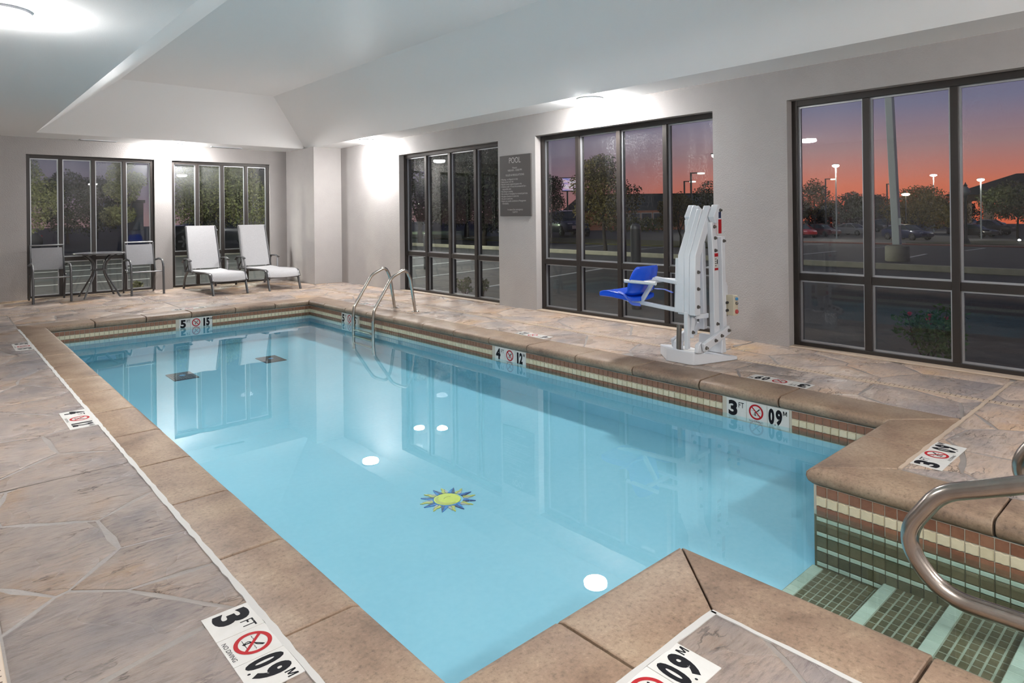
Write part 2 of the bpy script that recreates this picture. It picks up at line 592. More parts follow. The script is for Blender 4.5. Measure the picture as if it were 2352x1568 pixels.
GROUPS = {'ceiling_lamp': 'round ceiling lamps', 'ceiling_vent': 'slim ceiling vents', 'deck_drain': 'slotted deck drains',
          'main_drain': 'main drains in the pool bottom', 'depth_marker': 'tiled depth markers', 'stair_handrail': 'handrails of the steps',
          'lounge_chair': 'white lounge chairs by the back windows', 'armchair': 'armchairs at the bistro table', 'tree': 'trees outside the windows',
          'shrub': 'shrubs by the outer wall', 'light_pole': 'parking lot lamps', 'street_lamp': 'dark street lamps', 'bollard': 'bollards outside',
          'car': 'cars parked outside'}
def attach(o, parent, local=False):
    if parent is None:
        WORLD[o.name] = Vector((0, 0, 0))
        return
    o.parent = parent
    if not local:
        o.location = -WORLD.get(parent.name, Vector())
        WORLD[o.name] = Vector()
    else:
        WORLD[o.name] = WORLD.get(parent.name, Vector())
def thing(name, label, cat, loc=(0, 0, 0), rz=0, group=None):
    o = bpy.data.objects.new(name, None)
    COL.objects.link(o)
    o.location = loc
    o.rotation_euler = (0, 0, rz)
    o.empty_display_size = .1
    WORLD[o.name] = Vector(loc)
    tag(o, label, cat, group or GROUPS.get(name))
    return o
def tag(o, label, cat, group=None, kind=None):
    o['label'] = label
    o['category'] = cat
    if group:
        o['group'] = group
    if kind:
        o['kind'] = kind
    return o
def struct(o):
    o['kind'] = 'structure'
    return o
def stuff(o):
    o['kind'] = 'stuff'
    return o
def copy_tree(o, parent=None):
    c = o.copy()
    COL.objects.link(c)
    if parent is not None:
        c.parent = parent
    for ch in list(o.children):
        copy_tree(ch, c)
    return c
def fillet(pts, r, n=6):
    P = [Vector(p) for p in pts]
    out = [P[0]]
    for i in range(1, len(P) - 1):
        a, b, c = P[i - 1], P[i], P[i + 1]
        u = (a - b); v = (c - b)
        rr = r[i] if isinstance(r, (list, tuple)) else r
        ang = u.angle(v)
        d = min(rr / math.tan(ang / 2), u.length * .49, v.length * .49)
        p, q = b + u.normalized() * d, b + v.normalized() * d
        for k in range(n + 1):
            t = k / n
            out.append(p * (1 - t) ** 2 + b * 2 * t * (1 - t) + q * t * t)
    out.append(P[-1])
    return out

# text as real flat meshes
def text_mesh(txt, size, bold=0.0, sx=1.0, align='LEFT'):
    cu = bpy.data.curves.new('t', 'FONT')
    cu.body = txt
    cu.size = size
    cu.offset = bold
    cu.align_x = align
    cu.resolution_u = 4
    cu.fill_mode = 'FRONT'
    o = bpy.data.objects.new('t', cu)
    COL.objects.link(o)
    bpy.context.view_layer.update()
    me = bpy.data.meshes.new_from_object(o.evaluated_get(bpy.context.evaluated_depsgraph_get()))
    bpy.data.objects.remove(o)
    vs = [(v.co.x * sx, v.co.y) for v in me.vertices]
    fs = [tuple(p.vertices) for p in me.polygons]
    bpy.data.meshes.remove(me)
    return vs, fs
def text_fit(txt, x0, x1, y0, y1, bold=0.0):
    vs, fs = text_mesh(txt, 1.0, bold)
    ax = [p[0] for p in vs]; ay = [p[1] for p in vs]
    sx = (x1 - x0) / (max(ax) - min(ax)); sy = (y1 - y0) / (max(ay) - min(ay))
    return [(x0 + (p[0] - min(ax)) * sx, y0 + (p[1] - min(ay)) * sy) for p in vs], fs
def place2d(g, vs, fs, org, right, up, lift, mi=0):
    o = Vector(org); r = Vector(right); u = Vector(up); n = r.cross(u).normalized() * lift
    g.add([o + r * p[0] + u * p[1] + n for p in vs], fs, mi)

# ------------------------------------------------------------------ dimensions (metres; floor at z 0)
XW, YW, ZC = 6.241, 13.426, 2.70           # right wall, back wall, soffit
XL, YF = -0.95, -2.4                       # left and front walls
PX0, PX1, PY0, PY1 = 1.092, 4.488, 1.494, 9.829   # lip of the pool coping
RX0, RX1, RY0 = 2.22, 3.349, -0.10         # step recess
ZW = -0.210                                # water
ZB = -0.515                                # pool bottom as it shows through the water

# ------------------------------------------------------------------ room shell
def wall_with_openings(name, along, fixed0, fixed1, a0, a1, zt, openings):
    g = G()
    def bx(p0, p1, z0, z1):
        if p1 - p0 < 1e-4 or z1 - z0 < 1e-4:
            return
        if along == 'x':
            g.box(p0, p1, fixed0, fixed1, z0, z1)
        else:
            g.box(fixed0, fixed1, p0, p1, z0, z1)
    cur = a0
    for o0, o1, oz in sorted(openings):
        bx(cur, o0, -.2, zt)
        bx(o0, o1, oz, zt)
        bx(o0, o1, -.2, .0)
        cur = o1
    bx(cur, a1, -.2, zt)
    return struct(g.build(name, M['wall']))
WR = [(7.24, 9.935, 2.40), (3.73, 6.455, 2.40), (.20, 2.925, 2.40)]
WB = [(1.232, 3.15, 2.42), (3.445, 5.31, 2.42)]
wall_with_openings('wall_right', 'y', XW, XW + .26, YF - .2, YW + .26, 3.9, WR)
wall_with_openings('wall_back', 'x', YW, YW + .26, XL - .2, XW, 3.9, WB)
struct(G().box(XL - .2, XL, YF - .2, YW, -.2, 3.9).build('wall_left', M['wall']))
struct(G().box(XL, XW, YF - .2, YF, -.2, 3.9).build('wall_front', M['wall']))
struct(G().box(5.66, XW, 12.11, YW, 0, ZC).build('wall_column', M['wall']))

SX0, SX1, SY1, SY0 = 1.29, 5.72, 12.62, -1.4    # soffit opening
UX0, UX1, UY1, UY0, UZ = 2.26, 4.67, 11.6, -.4, 3.5
g = G()
a = [(XL, YF, ZC), (XW, YF, ZC), (XW, YW, ZC), (XL, YW, ZC)]
b = [(SX0, SY0, ZC), (SX1, SY0, ZC), (SX1, SY1, ZC), (SX0, SY1, ZC)]
c = [(UX0, UY0, UZ), (UX1, UY0, UZ), (UX1, UY1, UZ), (UX0, UY1, UZ)]
fs = []
for i in range(4):
    j = (i + 1) % 4
    fs.append((j, i, 4 + i, 4 + j))
    fs.append((4 + j, 4 + i, 8 + i, 8 + j))
fs.append((11, 10, 9, 8))
g.add(a + b + c, fs)
g.box(XL - .2, XW + .26, YF - .2, YW + .26, 3.9, 4.0)
struct(g.build('ceiling', M['ceil']))

# ceiling lamps: round surface fittings on the soffit
LAMPS = [((3.41, 13.10), 'on the back soffit between the two back windows'),
         ((5.92, 10.48), 'on the right soffit above the far end of the pool'),
         ((5.91, 5.16), 'on the right soffit above the window behind the pool lift'),
         ((.38, 5.41), 'at the upper left corner of the picture'),
         ((.38, -.3), 'on the left soffit beside the camera'),
         ((1.6, -1.95), 'added unseen on the front soffit behind the camera, left one'),  # both front soffit lamps are unseen, added to brighten the ceiling
         ((4.7, -1.95), 'added unseen on the front soffit behind the camera, right one')]
def ceiling_lamp(x, y, where):
    t = thing('ceiling_lamp', 'glowing round white surface lamp ' + where, 'lamp', (x, y, ZC))
    G().lathe([(.158, 0), (.158, -.018), (.152, -.020), (.150, -.012), (.12, -.012)], (0, 0, 0), 28).build('housing', M['white_metal'], t, 40, True)
    G().lathe([(.136, -.012), (.14, -.045), (.132, -.06), (.108, -.071), (.06, -.077), (.02, -.079)], (0, 0, 0), 24).build('lens', M['lamp'], t, 60, True)
    return t
for (p, wh) in LAMPS:
    ceiling_lamp(p[0], p[1], wh)
def vent(x0, x1, y, label):
    t = thing('ceiling_vent', label, 'vent', ((x0 + x1) / 2, y, ZC))
    g = G()
    w = .06
    g.box(x0, x1, y - w, y - w + .014, ZC - .012, ZC)
    g.box(x0, x1, y + w - .014, y + w, ZC - .012, ZC)
    g.box(x0, x0 + .014, y - w, y + w, ZC - .012, ZC)
    g.box(x1 - .014, x1, y - w, y + w, ZC - .012, ZC)
    g.build('frame', M['white_metal'], t)
    G().box(x0 + .01, x1 - .01, y - w + .01, y + w - .01, ZC - .004, ZC - .001).build('duct_opening', M['black'], t)
    for k in range(3):
        yy = y - .03 + k * .03
        G().bar((x0 + .012, yy, ZC - .008), (x1 - .012, yy, ZC - .008), .016, .003, (0, .6, 1)).build('slat', M['charcoal2'], t)
vent(1.96, 2.52, 13.3, 'slim white ceiling vent above the left back window')
vent(4.08, 4.66, 13.2, 'slim white ceiling vent above the lounge chairs')

# ------------------------------------------------------------------ windows
def window(name, axis, lo, hi, head, npan, tz, glass, depth=.10):
    """axis 'y': in the right wall, 'x': in the back wall. Frame set back by depth."""
    e = bpy.data.objects.new(name, None)
    COL.objects.link(e)
    base = XW + depth if axis == 'y' else YW + depth
    e.location = (base, (lo + hi) / 2, 0) if axis == 'y' else ((lo + hi) / 2, base, 0)
    WORLD[e.name] = Vector(e.location)
    struct(e)
    d0, d1 = base, base + .11
    def bx(g, p0, p1, z0, z1, q0=0.0, q1=0.0):
        if axis == 'y':
            g.box(d0 + q0, d1 - q1, p0, p1, z0, z1)
        else:
            g.box(p0, p1, d0 + q0, d1 - q1, z0, z1)
        return g
    fw = .055
    g = G()
    bx(g, lo, lo + fw, 0, head); bx(g, hi - fw, hi, 0, head)
    bx(g, lo + fw, hi - fw, head - .06, head); bx(g, lo + fw, hi - fw, 0, .045)
    g.build('frame', M['bronze'], e, bevel=.004)
    step = (hi - lo) / npan
    mull = []
    for k in range(1, npan):
        p = lo + step * k
        bx(G(), p - .03, p + .03, .045, head - .06).build('mullion', M['bronze'], e, bevel=.004)
        mull.append(p)
    edges = [lo + fw - .03 + 0] + mull + [hi - fw + .03]
    for k in range(npan):
        p0 = (lo + fw) if k == 0 else mull[k - 1] + .03
        p1 = (hi - fw) if k == npan - 1 else mull[k] - .03
        bx(G(), p0, p1, tz - .035, tz + .035, .006, .006).build('transom', M['bronze'], e, bevel=.004)
        for z0, z1 in ((.045, tz - .035), (tz + .035, head - .06)):
            pg = G()
            m = .003
            if axis == 'y':
                pg.box(d0 + .055, d0 + .061, p0 + m, p1 - m, z0 + m, z1 - m)
            else:
                pg.box(p0 + m, p1 - m, d0 + .055, d0 + .061, z0 + m, z1 - m)
            po = pg.build('pane', glass, e)
            bg = G()
            bwid = .016
            for (u0, u1, w0, w1) in ((p0, p0 + bwid, z0, z1), (p1 - bwid, p1, z0, z1), (p0 + bwid, p1 - bwid, z0, z0 + bwid), (p0 + bwid, p1 - bwid, z1 - bwid, z1)):
                if axis == 'y':
                    bg.box(d0 + .034, d0 + .054, u0, u1, w0, w1)
                else:
                    bg.box(u0, u1, d0 + .034, d0 + .054, w0, w1)
            bo = bg.build('glazing_bead', M['alu'], po)
    # sill strip
    sg = G()
    if axis == 'y':
        sg.box(XW - .012, base, lo + .004, hi - .004, 0, .012)
    else:
        sg.box(lo + .004, hi - .004, YW - .012, base, 0, .012)
    sg.build('sill_strip', M['caulktan'], e, bevel=.003)
    return e
window('window_1', 'x', WB[0][0], WB[0][1], WB[0][2], 4, .645, M['glassfog'], .05)
window('window_2', 'x', WB[1][0], WB[1][1], WB[1][2], 4, .655, M['glassfog'], .05)
window('window_3', 'y', WR[0][0], WR[0][1], WR[0][2], 4, .66, M['glasswet'])
window('window_4', 'y', WR[1][0], WR[1][1], WR[1][2], 4, .67, M['glassdew'])
window('window_5', 'y', WR[2][0], WR[2][1], WR[2][2], 4, .68, M['glass'])

# ------------------------------------------------------------------ floor slab and stamped flagstones
CW = .30                                   # coping width
floor = G()
CX0, CX1, CY0, CY1 = PX0 - .275, PX1 + .345, PY0 - .325, PY1 + .34   # outer edge of coping
QX0, QX1 = RX0 - .30, RX1 + .32
zs0, zs1 = -.2, -.0045
floor.box(XL, CX0, YF, YW, zs0, zs1)
floor.box(CX1, XW, YF, YW, zs0, zs1)
floor.box(CX0, CX1, CY1, YW, zs0, zs1)
floor.box(CX0, QX0, YF, CY0, zs0, zs1)
floor.box(QX1, CX1, YF, CY0, zs0, zs1)
floor.box(QX0, QX1, YF, RY0 - .3, zs0, zs1)
floor_o = struct(floor.build('floor', M['mortar']))
# the curved drains of the deck
DRX0, DRX1, DRY = .13, 5.41, 11.45

def clip(poly, nx, ny, d):
    out = []
    n = len(poly)
    for i in range(n):
        a, b = poly[i], poly[(i + 1) % n]
        da, db = a[0] * nx + a[1] * ny - d, b[0] * nx + b[1] * ny - d
        if da <= 0:
            out.append(a)
        if (da < 0 < db) or (db < 0 < da):
            t = da / (da - db)
            out.append((a[0] + (b[0] - a[0]) * t, a[1] + (b[1] - a[1]) * t))
    return out
def area(p):
    return .5 * sum(p[i][0] * p[(i + 1) % len(p)][1] - p[(i + 1) % len(p)][0] * p[i][1] for i in range(len(p)))
def flagstones(x0, x1, y0, y1, cell, gap, r, ms):
    seeds = []
    nx = max(1, round((x1 - x0) / cell)); ny = max(1, round((y1 - y0) / cell))
    for i in range(-1, nx + 1):
        for j in range(-1, ny + 1):
            seeds.append((x0 + (i + .5 + r.uniform(-.42, .42) + (.25 if j % 2 else -.25)) * (x1 - x0) / nx,
                          y0 + (j + .5 + r.uniform(-.45, .45)) * (y1 - y0) / ny))
    rect = [(x0, y0), (x1, y0), (x1, y1), (x0, y1)]
    for a in seeds:
        p = list(rect)
        for b in seeds:
            if a is b:
                continue
            dx, dy = b[0] - a[0], b[1] - a[1]
            L = math.hypot(dx, dy)
            if L > 3 * cell:
                continue
            nxx, nyy = dx / L, dy / L
            p = clip(p, nxx, nyy, (a[0] + b[0]) / 2 * nxx + (a[1] + b[1]) / 2 * nyy - gap * r.uniform(.5, 1.2))
            if len(p) < 3:
                break
        if len(p) < 3 or area(p) < .006:
            continue
        # uneven edges
        q = []
        for i in range(len(p)):
            u, v = p[i], p[(i + 1) % len(p)]
            L = math.hypot(v[0] - u[0], v[1] - u[1])
            on_border = (abs(u[0] - v[0]) < 1e-6 and (abs(u[0] - x0) < 1e-6 or abs(u[0] - x1) < 1e-6)) or \
                        (abs(u[1] - v[1]) < 1e-6 and (abs(u[1] - y0) < 1e-6 or abs(u[1] - y1) < 1e-6))
            if L < 1e-4:
                continue
            q.append(u)
            k = 0 if on_border else min(4, int(L / .12))
            nn = (-(v[1] - u[1]) / L, (v[0] - u[0]) / L)
            for m in range(1, k + 1):
                t = m / (k + 1)
                jj = r.uniform(0, .012)
                q.append((u[0] + (v[0] - u[0]) * t + nn[0] * jj, u[1] + (v[1] - u[1]) * t + nn[1] * jj))
        if len(q) < 3:
            continue
        cx = sum(t[0] for t in q) / len(q); cy = sum(t[1] for t in q) / len(q)
        h = r.uniform(-.0012, .0012)
        me = G()
        base = [(t[0] - cx, t[1] - cy, -.018) for t in q]
        n = len(q)
        mid = [(t[0] - cx, t[1] - cy, -.0035 + h) for t in q]
        top = []
        for t in q:
            dx, dy = t[0] - cx, t[1] - cy
            L = math.hypot(dx, dy)
            k = max(0, L - .011) / L if L > 1e-5 else 1
            top.append((dx * k, dy * k, h))
        fsx = [tuple(range(2 * n, 3 * n))]
        for i in range(n):
            j = (i + 1) % n
            fsx += [(i, j, n + j, n + i), (n + i, n + j, 2 * n + j, 2 * n + i)]
        me.add(base + mid + top, fsx)
        o = me.build('flagstone', M[ms], floor_o, 50, True)
        o.location = (cx, cy, 0)
J = .004
sr = random.Random(21)
ycuts = [-.6, 1.33, 4.02, 7.6, DRY - .035]
dw = .034
def zone(x0, x1, y0, y1, cell=.5, gap=.007, ms='stone_pale'):
    flagstones(x0 + J, x1 - J, y0 + J, y1 - J, cell, gap, sr, ms)
for y0, y1 in zip(ycuts[:-1], ycuts[1:]):
    zone(DRX0 + dw, CX0 - .008, y0, y1, .46, .007, 'stone')
    zone(XL, DRX0 - dw, y0, y1, .6, .007, 'stone')
zone(XL, 2.72, DRY + dw, YW, .62); zone(2.72, 5.66, DRY + dw, YW, .62); zone(5.66, XW, DRY + dw, 12.11, .5)
zone(DRX0 + dw, CX0 - .008, CY1, DRY - dw, .55)
zone(CX0, 2.78, CY1, DRY - dw, .6); zone(2.78, CX1, CY1, DRY - dw, .6)
for y0, y1 in ((CY0, 3.3), (3.3, 5.75), (5.75, 8.1), (8.1, DRY - dw)):
    zone(CX1, DRX1 - dw, y0, y1, .55)
    zone(DRX1 + dw, XW, y0, y1, .6)
zone(QX1 + .016, DRX1 - dw, -1.0, CY0 - .02, .6); zone(DRX1 + dw, XW, -1.0, CY0 - .02, .6)
zone(CX0, QX0, -.9, CY0 - .006, .5, .007, 'stone')

# deck drains with slotted covers
def deck_drain(label, p0, p1, n):
    p0 = Vector(p0); p1 = Vector(p1)
    t = thing('deck_drain', label, 'drain', (p0 + p1) / 2)
    d = (p1 - p0).normalized(); s = Vector((-d.y, d.x, 0))
    wd = .03
    G().prism([p0 - s * wd, p1 - s * wd, p1 + s * wd, p0 + s * wd], (0, 0, .018)).build('cover', M['drain'], t, bevel=.003)
    g = G()
    L = (p1 - p0).length
    for k in range(n):
        c = p0 + d * (L * (k + .5) / n) + Vector((0, 0, .0181))
        g.prism([c - d * .0022 - s * .02, c + d * .0022 - s * .02, c + d * .0022 + s * .02, c - d * .0022 + s * .02], (0, 0, .0006))
    stuff(g.build('slot', M['slot'], t))
deck_drain('tan slotted deck drain along the right wall windows', (DRX1, -1.0, -.016), (DRX1, DRY, -.016), 380)
deck_drain('tan slotted deck drain across the back deck before the chairs', (DRX0 + .03, DRY, -.016), (DRX1 - .03, DRY, -.016), 180)
deck_drain('tan slotted deck drain at the lower left corner of the picture', (DRX0, -.6, -.016), (DRX0, DRY - .03, -.016), 380)

# ------------------------------------------------------------------ the pool
pool = thing('swimming_pool', 'rectangular blue indoor swimming pool with stone coping and tiled steps', 'pool', (2.79, 5.66, 0))
OV = .03                                   # coping overhang
bx0, bx1, by0, by1 = PX0 - OV, PX1 + OV, PY0 - OV, PY1 + OV
rx0, rx1, ry0 = RX0 - OV, RX1 + OV, RY0 - OV
g = G()
def wallbox(x0, x1, y0, y1):
    g.box(x0, x1, y0, y1, ZB - .3, -.0825)
wallbox(bx0 - .2, bx0, by0 - .2, by1 + .2)
wallbox(bx1, bx1 + .2, by0 - .2, by1 + .2)
wallbox(bx0, bx1, by1, by1 + .2)
wallbox(bx0, rx0 - .0, by0 - .2, by0)
wallbox(rx1, bx1, by0 - .2, by0)
wallbox(rx0 - .2, rx0, ry0, by0 - .2)
wallbox(rx1, rx1 + .2, ry0, by0 - .2)
wallbox(rx0 - .2, rx1 + .2, ry0 - .2, ry0)
g.box(bx0, bx1, by0, by1, ZB - .3, ZB)
g.box(rx0, rx1, ry0, by0, ZB - .3, ZB)
g.build('basin', M['plaster'], pool)

# coping stones: bullnosed profile (u from the lip outwards, z)
PROF = [(0.012, -.008), (.0, -.022), (-.002, -.04), (.004, -.062), (.02, -.078), (.034, -.082)]
def coping_run(axis, sign, lip, outer, cuts, mit0, mit1):
    """stones along axis; lip coordinate on the other axis; sign: direction from lip to the outer edge"""
    width = abs(outer - lip)
    prof = PROF + [(width, -.082), (width, -.004), (width - .006, 0), (.034, 0)]
    n = len(prof)
    for i in range(len(cuts) - 1):
        s0, s1 = cuts[i] + .0055, cuts[i + 1] - .0055
        m0 = mit0 if i == 0 else 0
        m1 = mit1 if i == len(cuts) - 2 else 0
        vs = []
        h = rnd.uniform(-.0015, .0015)
        dl = rnd.uniform(-.002, .002)
        mid = (s0 + s1) / 2
        for (s, m) in ((s0, m0), (s1, m1)):
            for (u, z) in prof:
                ss = s + m * u
                w = lip + sign * (u + dl)
                vs.append((w, ss - mid, z + h) if axis == 'y' else (ss - mid, w, z + h))
        fs = [tuple(range(n)), tuple(range(2 * n - 1, n - 1, -1))]
        for k in range(n):
            j = (k + 1) % n
            fs.append((k, n + k, n + j, j))
        if (axis == 'y') != (sign > 0):
            pass
        o = G().add(vs, fs)
        me = o.mesh('coping_stone', M['coping'], 40)
        ob = bpy.data.objects.new('coping_stone', me)
        COL.objects.link(ob)
        ob.parent = pool
        ob.location = (Vector((0, mid, 0)) if axis == 'y' else Vector((mid, 0, 0))) - Vector((2.79, 5.66, 0))
        # consistent normals
        import bmesh
        bm = bmesh.new(); bm.from_mesh(me)
        bmesh.ops.recalc_face_normals(bm, faces=bm.faces)
        bm.to_mesh(me); bm.free()
        md = ob.modifiers.new('bevel', 'BEVEL')
        md.width = .004; md.segments = 2; md.limit_method = 'ANGLE'; md.angle_limit = math.radians(50)
kf = (CX1 - PX1) / .3
coping_run('y', -1, PX0, CX0, [PY0, 2.01, 2.63, 3.28, 3.90, 4.54, 5.19, 5.84, 6.45, 7.10, 7.72, 8.39, 9.05, PY1], -1.18, 1.24)
coping_run('y', 1, PX1, CX1, [PY0, 2.19, 2.83, 3.48, 4.14, 4.80, 5.40, 6.03, 6.66, 7.32, 8.03, 8.64, 9.31, PY1], -.94, .985)
coping_run('x', 1, PY1, CY1, [PX0, 1.60, 2.19, 2.76, 3.36, 3.95, PX1], -.809, 1.015)
coping_run('x', -1, PY0, CY0, [PX0, 1.51, RX0], -.846, -.923)
coping_run('x', -1, PY0, CY0, [RX1, 4.07, PX1], .985, 1.06)
coping_run('y', -1, RX0, QX0, [RY0, .61, PY0], -1.0, -1.083)
coping_run('y', 1, RX1, QX1, [RY0, .70, PY0], -1.0, -1.016)
coping_run('x', -1, RY0, RY0 - .3, [RX0, 2.78, RX1], -1.0, 1.06)

M['joint'] = mat('dark_joint', (.05, .04, .033), .9)
g = G()
for q in ((CX0 + .005, PX0 - .03, CY0, CY1), (PX1 + .03, CX1 - .005, CY0, CY1), (PX0 - .03, PX1 + .03, PY1 + .03, CY1 - .005),
          (PX0 - .03, QX0, CY0 + .005, PY0 - .03), (QX0, RX0 - .03, RY0 - .3, PY0 - .03), (RX1 + .03, QX1, RY0 - .3, PY0 - .03),
          (QX1, PX1 + .03, CY0 + .005, PY0 - .03), (RX0 - .03, RX1 + .03, RY0 - .29, RY0 - .03)):
    g.box(*q, -.0822, -.030)
g.build('coping_bed', M['joint'], pool)
g = G()
for q in ((CX1 - .001, CX1 + .005, CY0, CY1), (CX0, CX1, CY1 - .001, CY1 + .005), (XL, CX0 - .02, 1.327, 1.333), (XL, CX0 - .02, 4.016, 4.024), (XL, CX0 - .02, 7.597, 7.603),
          (2.717, 2.723, DRY + .04, YW), (2.777, 2.783, CY1, DRY - .04), (CX1, XW, 3.297, 3.303), (CX1, XW, 5.747, 5.753), (CX1, XW, 8.097, 8.103)):
    g.box(*q, -.012, -.0032)
g.build('control_joint', M['joint'], floor_o)
g = G()
g.box(bx1 - .0012, bx1, by0, by1, -.245, -.084); g.box(bx0, bx0 + .0012, by0, by1, -.245, -.084)
g.box(bx0, bx1, by1 - .0012, by1, -.245, -.084)
g.box(bx0, rx0, by0, by0 + .0012, -.245, -.084); g.box(rx1, bx1, by0, by0 + .0012, -.245, -.084)
g.box(rx1 - .003, rx1, ry0, by0 - .001, -.235, -.084); g.box(rx0, rx0 + .003, ry0, by0 - .001, -.235, -.084)
g.build('grout_band', M['grout'], pool)
G().box(rx1 - .003, rx1, ry0, by0 - .001, ZB, -.235).build('grout_band', M['groutdark'], pool)
G().box(rx0, rx0 + .003, ry0, by0 - .001, ZB, -.235).build('grout_band', M['groutdark'], pool)
# waterline and step tiles
CAMP = Vector((0, 0, 1.3125))
TS = .0535
def tile_mesh(w, h, d, m, wavy=False):
    """tile in the local y-z plane facing -x"""
    g = G()
    e = .0022
    if not wavy:
        o = [(-w / 2, -h / 2), (w / 2, -h / 2), (w / 2, h / 2), (-w / 2, h / 2)]
    else:
        o = [(-w / 2, -h / 2 + .003), (-w / 6, -h / 2 - .002), (w / 6, -h / 2 + .003), (w / 2, -h / 2 - .001),
             (w / 2, h / 2 - .003), (w / 6, h / 2 + .002), (-w / 6, h / 2 - .003), (-w / 2, h / 2 + .001)]
    n = len(o)
    back = [(0, p[0], p[1]) for p in o]
    mid = [(-d * .6, p[0], p[1]) for p in o]
    top = [(-d, p[0] * (1 - 2 * e / w), p[1] * (1 - 2 * e / h)) for p in o]
    fs = [tuple(range(3 * n - 1, 2 * n - 1, -1))]
    for i in range(n):
        j = (i + 1) % n
        fs += [(j, i, n + i, n + j), (n + j, n + i, 2 * n + i, 2 * n + j)]
    g.add(back + mid + top, fs)
    return g
pl = Vector((2.79, 5.66, 0))
def lay(name, spots, w, h, d, mt, wavy, limit):
    """spots: (centre, rotation about z); nearest ones are objects, the rest one joined part"""
    base = tile_mesh(w, h, d, mt, wavy)
    me = base.mesh(name, mt)
    spots = sorted(spots, key=lambda s: (s[0] - CAMP).length)
    for c, rz in spots[:limit]:
        o = bpy.data.objects.new(name, me)
        COL.objects.link(o)
        o.parent = pool
        o.location = c - pl
        o.rotation_euler = (0, 0, rz)
    rest = spots[limit:]
    if rest:
        gg = G()
        for c, rz in rest:
            cs, sn = math.cos(rz), math.sin(rz)
            gg.add([(c.x + v[0] * cs - v[1] * sn, c.y + v[0] * sn + v[1] * cs, c.z + v[2]) for v in base.v], base.f)
        stuff(gg.build(name + '_field', mt, pool))
rows = [(-.112, .0505, 'b'), (-.164, .048, 'c'), (-.215, .048, 'b')]
MARK_R = [(2.123, 2.607), (4.835, 5.32), (8.308, 8.785)]
MARK_B = [(2.60, 3.04)]
SP = {'b': [], 'c': []}
def inmark(v, ms):
    return any(a0 - TS * .5 < v < a1 + TS * .5 for a0, a1 in ms)
y = by0 + TS / 2
while y < by1:
    for z, h, k in rows:
        if not inmark(y, MARK_R):
            SP[k].append((Vector((bx1, y, z)), 0))
        SP[k].append((Vector((bx0, y, z)), PI))
    y += TS
x = bx0 + TS / 2
while x < bx1:
    for z, h, k in rows:
        if not inmark(x, MARK_B):
            SP[k].append((Vector((x, by1, z)), PI / 2))
        if not (rx0 - .02 < x < rx1 + .02):
            SP[k].append((Vector((x, by0, z)), -PI / 2))
    x += TS
y = by0 - .012 - TS / 2
while y > ry0:
    for z, h, k in rows:
        SP[k].append((Vector((rx1, y, z)), 0))
        SP[k].append((Vector((rx0, y, z)), PI))
    y -= TS
lay('brown_tile', SP['b'], TS - .004, .049, .008, M['tbrown'], False, 300)
lay('cream_tile', SP['c'], TS - .004, .046, .011, M['tcream'], True, 300)
# under water: dark rows with pale bands on the side walls of the steps
SD, SPALE = [], []
y = by0 - .012 - TS / 2
while y > ry0:
    z = -.243
    k = 0
    while z > ZB:
        if k % 2 == 0:
            SPALE.append((Vector((rx1, y, z - .011)), 0)); z -= .0225
        else:
            SD.append((Vector((rx1, y, z - .026)), 0)); z -= .0535
        k += 1
    y -= TS
lay('wall_tile', SD, TS - .004, .050, .008, M['tdark'], False, 300)
lay('band_tile', SPALE, TS - .004, .019, .009, M['tpale'], False, 300)
# steps: treads falling towards the pool, pale nosing tiles and dark mosaic
TREADS = [(1.14, 1.475, -.500), (.865, 1.14, -.458), (.585, .865, -.430), (.30, .585, -.395), (ry0, .30, -.35)]
tm_d = []
tm_p = []
for (y0, y1, z) in TREADS:
    sg = G().box(rx0, rx1 - .001, y0, y1, ZB - .05, z - .0015)
    sg.build('step', M['groutstep'], pool)
    nx = round((rx1 - rx0) / .052)
    for i in range(nx):
        xx = rx0 + (i + .5) * (rx1 - rx0) / nx
        tm_p.append((Vector((xx, y1 - .028, z)), 0))
        ny = max(1, round((y1 - .056 - y0) / .036))
        for j in range(ny):
            tm_d.append((Vector((xx, y0 + (j + .5) * (y1 - .056 - y0) / ny, z)), 0))
def lay_flat(name, spots, w, d, mt, limit):
    g = G()
    e = .002
    g.add([(-w / 2, -d / 2, -.0014), (w / 2, -d / 2, -.0014), (w / 2, d / 2, -.0014), (-w / 2, d / 2, -.0014),
           (-w / 2 + e, -d / 2 + e, 0), (w / 2 - e, -d / 2 + e, 0), (w / 2 - e, d / 2 - e, 0), (-w / 2 + e, d / 2 - e, 0)],
          [(4, 5, 6, 7), (0, 1, 5, 4), (1, 2, 6, 5), (2, 3, 7, 6), (3, 0, 4, 7)])
    me = g.mesh(name, mt)
    spots = sorted(spots, key=lambda s: (s[0] - Vector((2.7, 1.2, 0))).length)
    for c, _ in spots[:limit]:
        o = bpy.data.objects.new(name, me)
        COL.objects.link(o)
        o.parent = pool
        o.location = c - pl
    if spots[limit:]:
        gg = G()
        for c, _ in spots[limit:]:
            gg.add([(c.x + v[0], c.y + v[1], c.z + v[2]) for v in g.v], g.f)
        stuff(gg.build(name + '_field', mt, pool))
lay_flat('step_tile', tm_d, .0465, .0295, M['tdark'], 300)
lay_flat('nosing_tile', tm_p, .0505, .052, M['tpale'], 300)

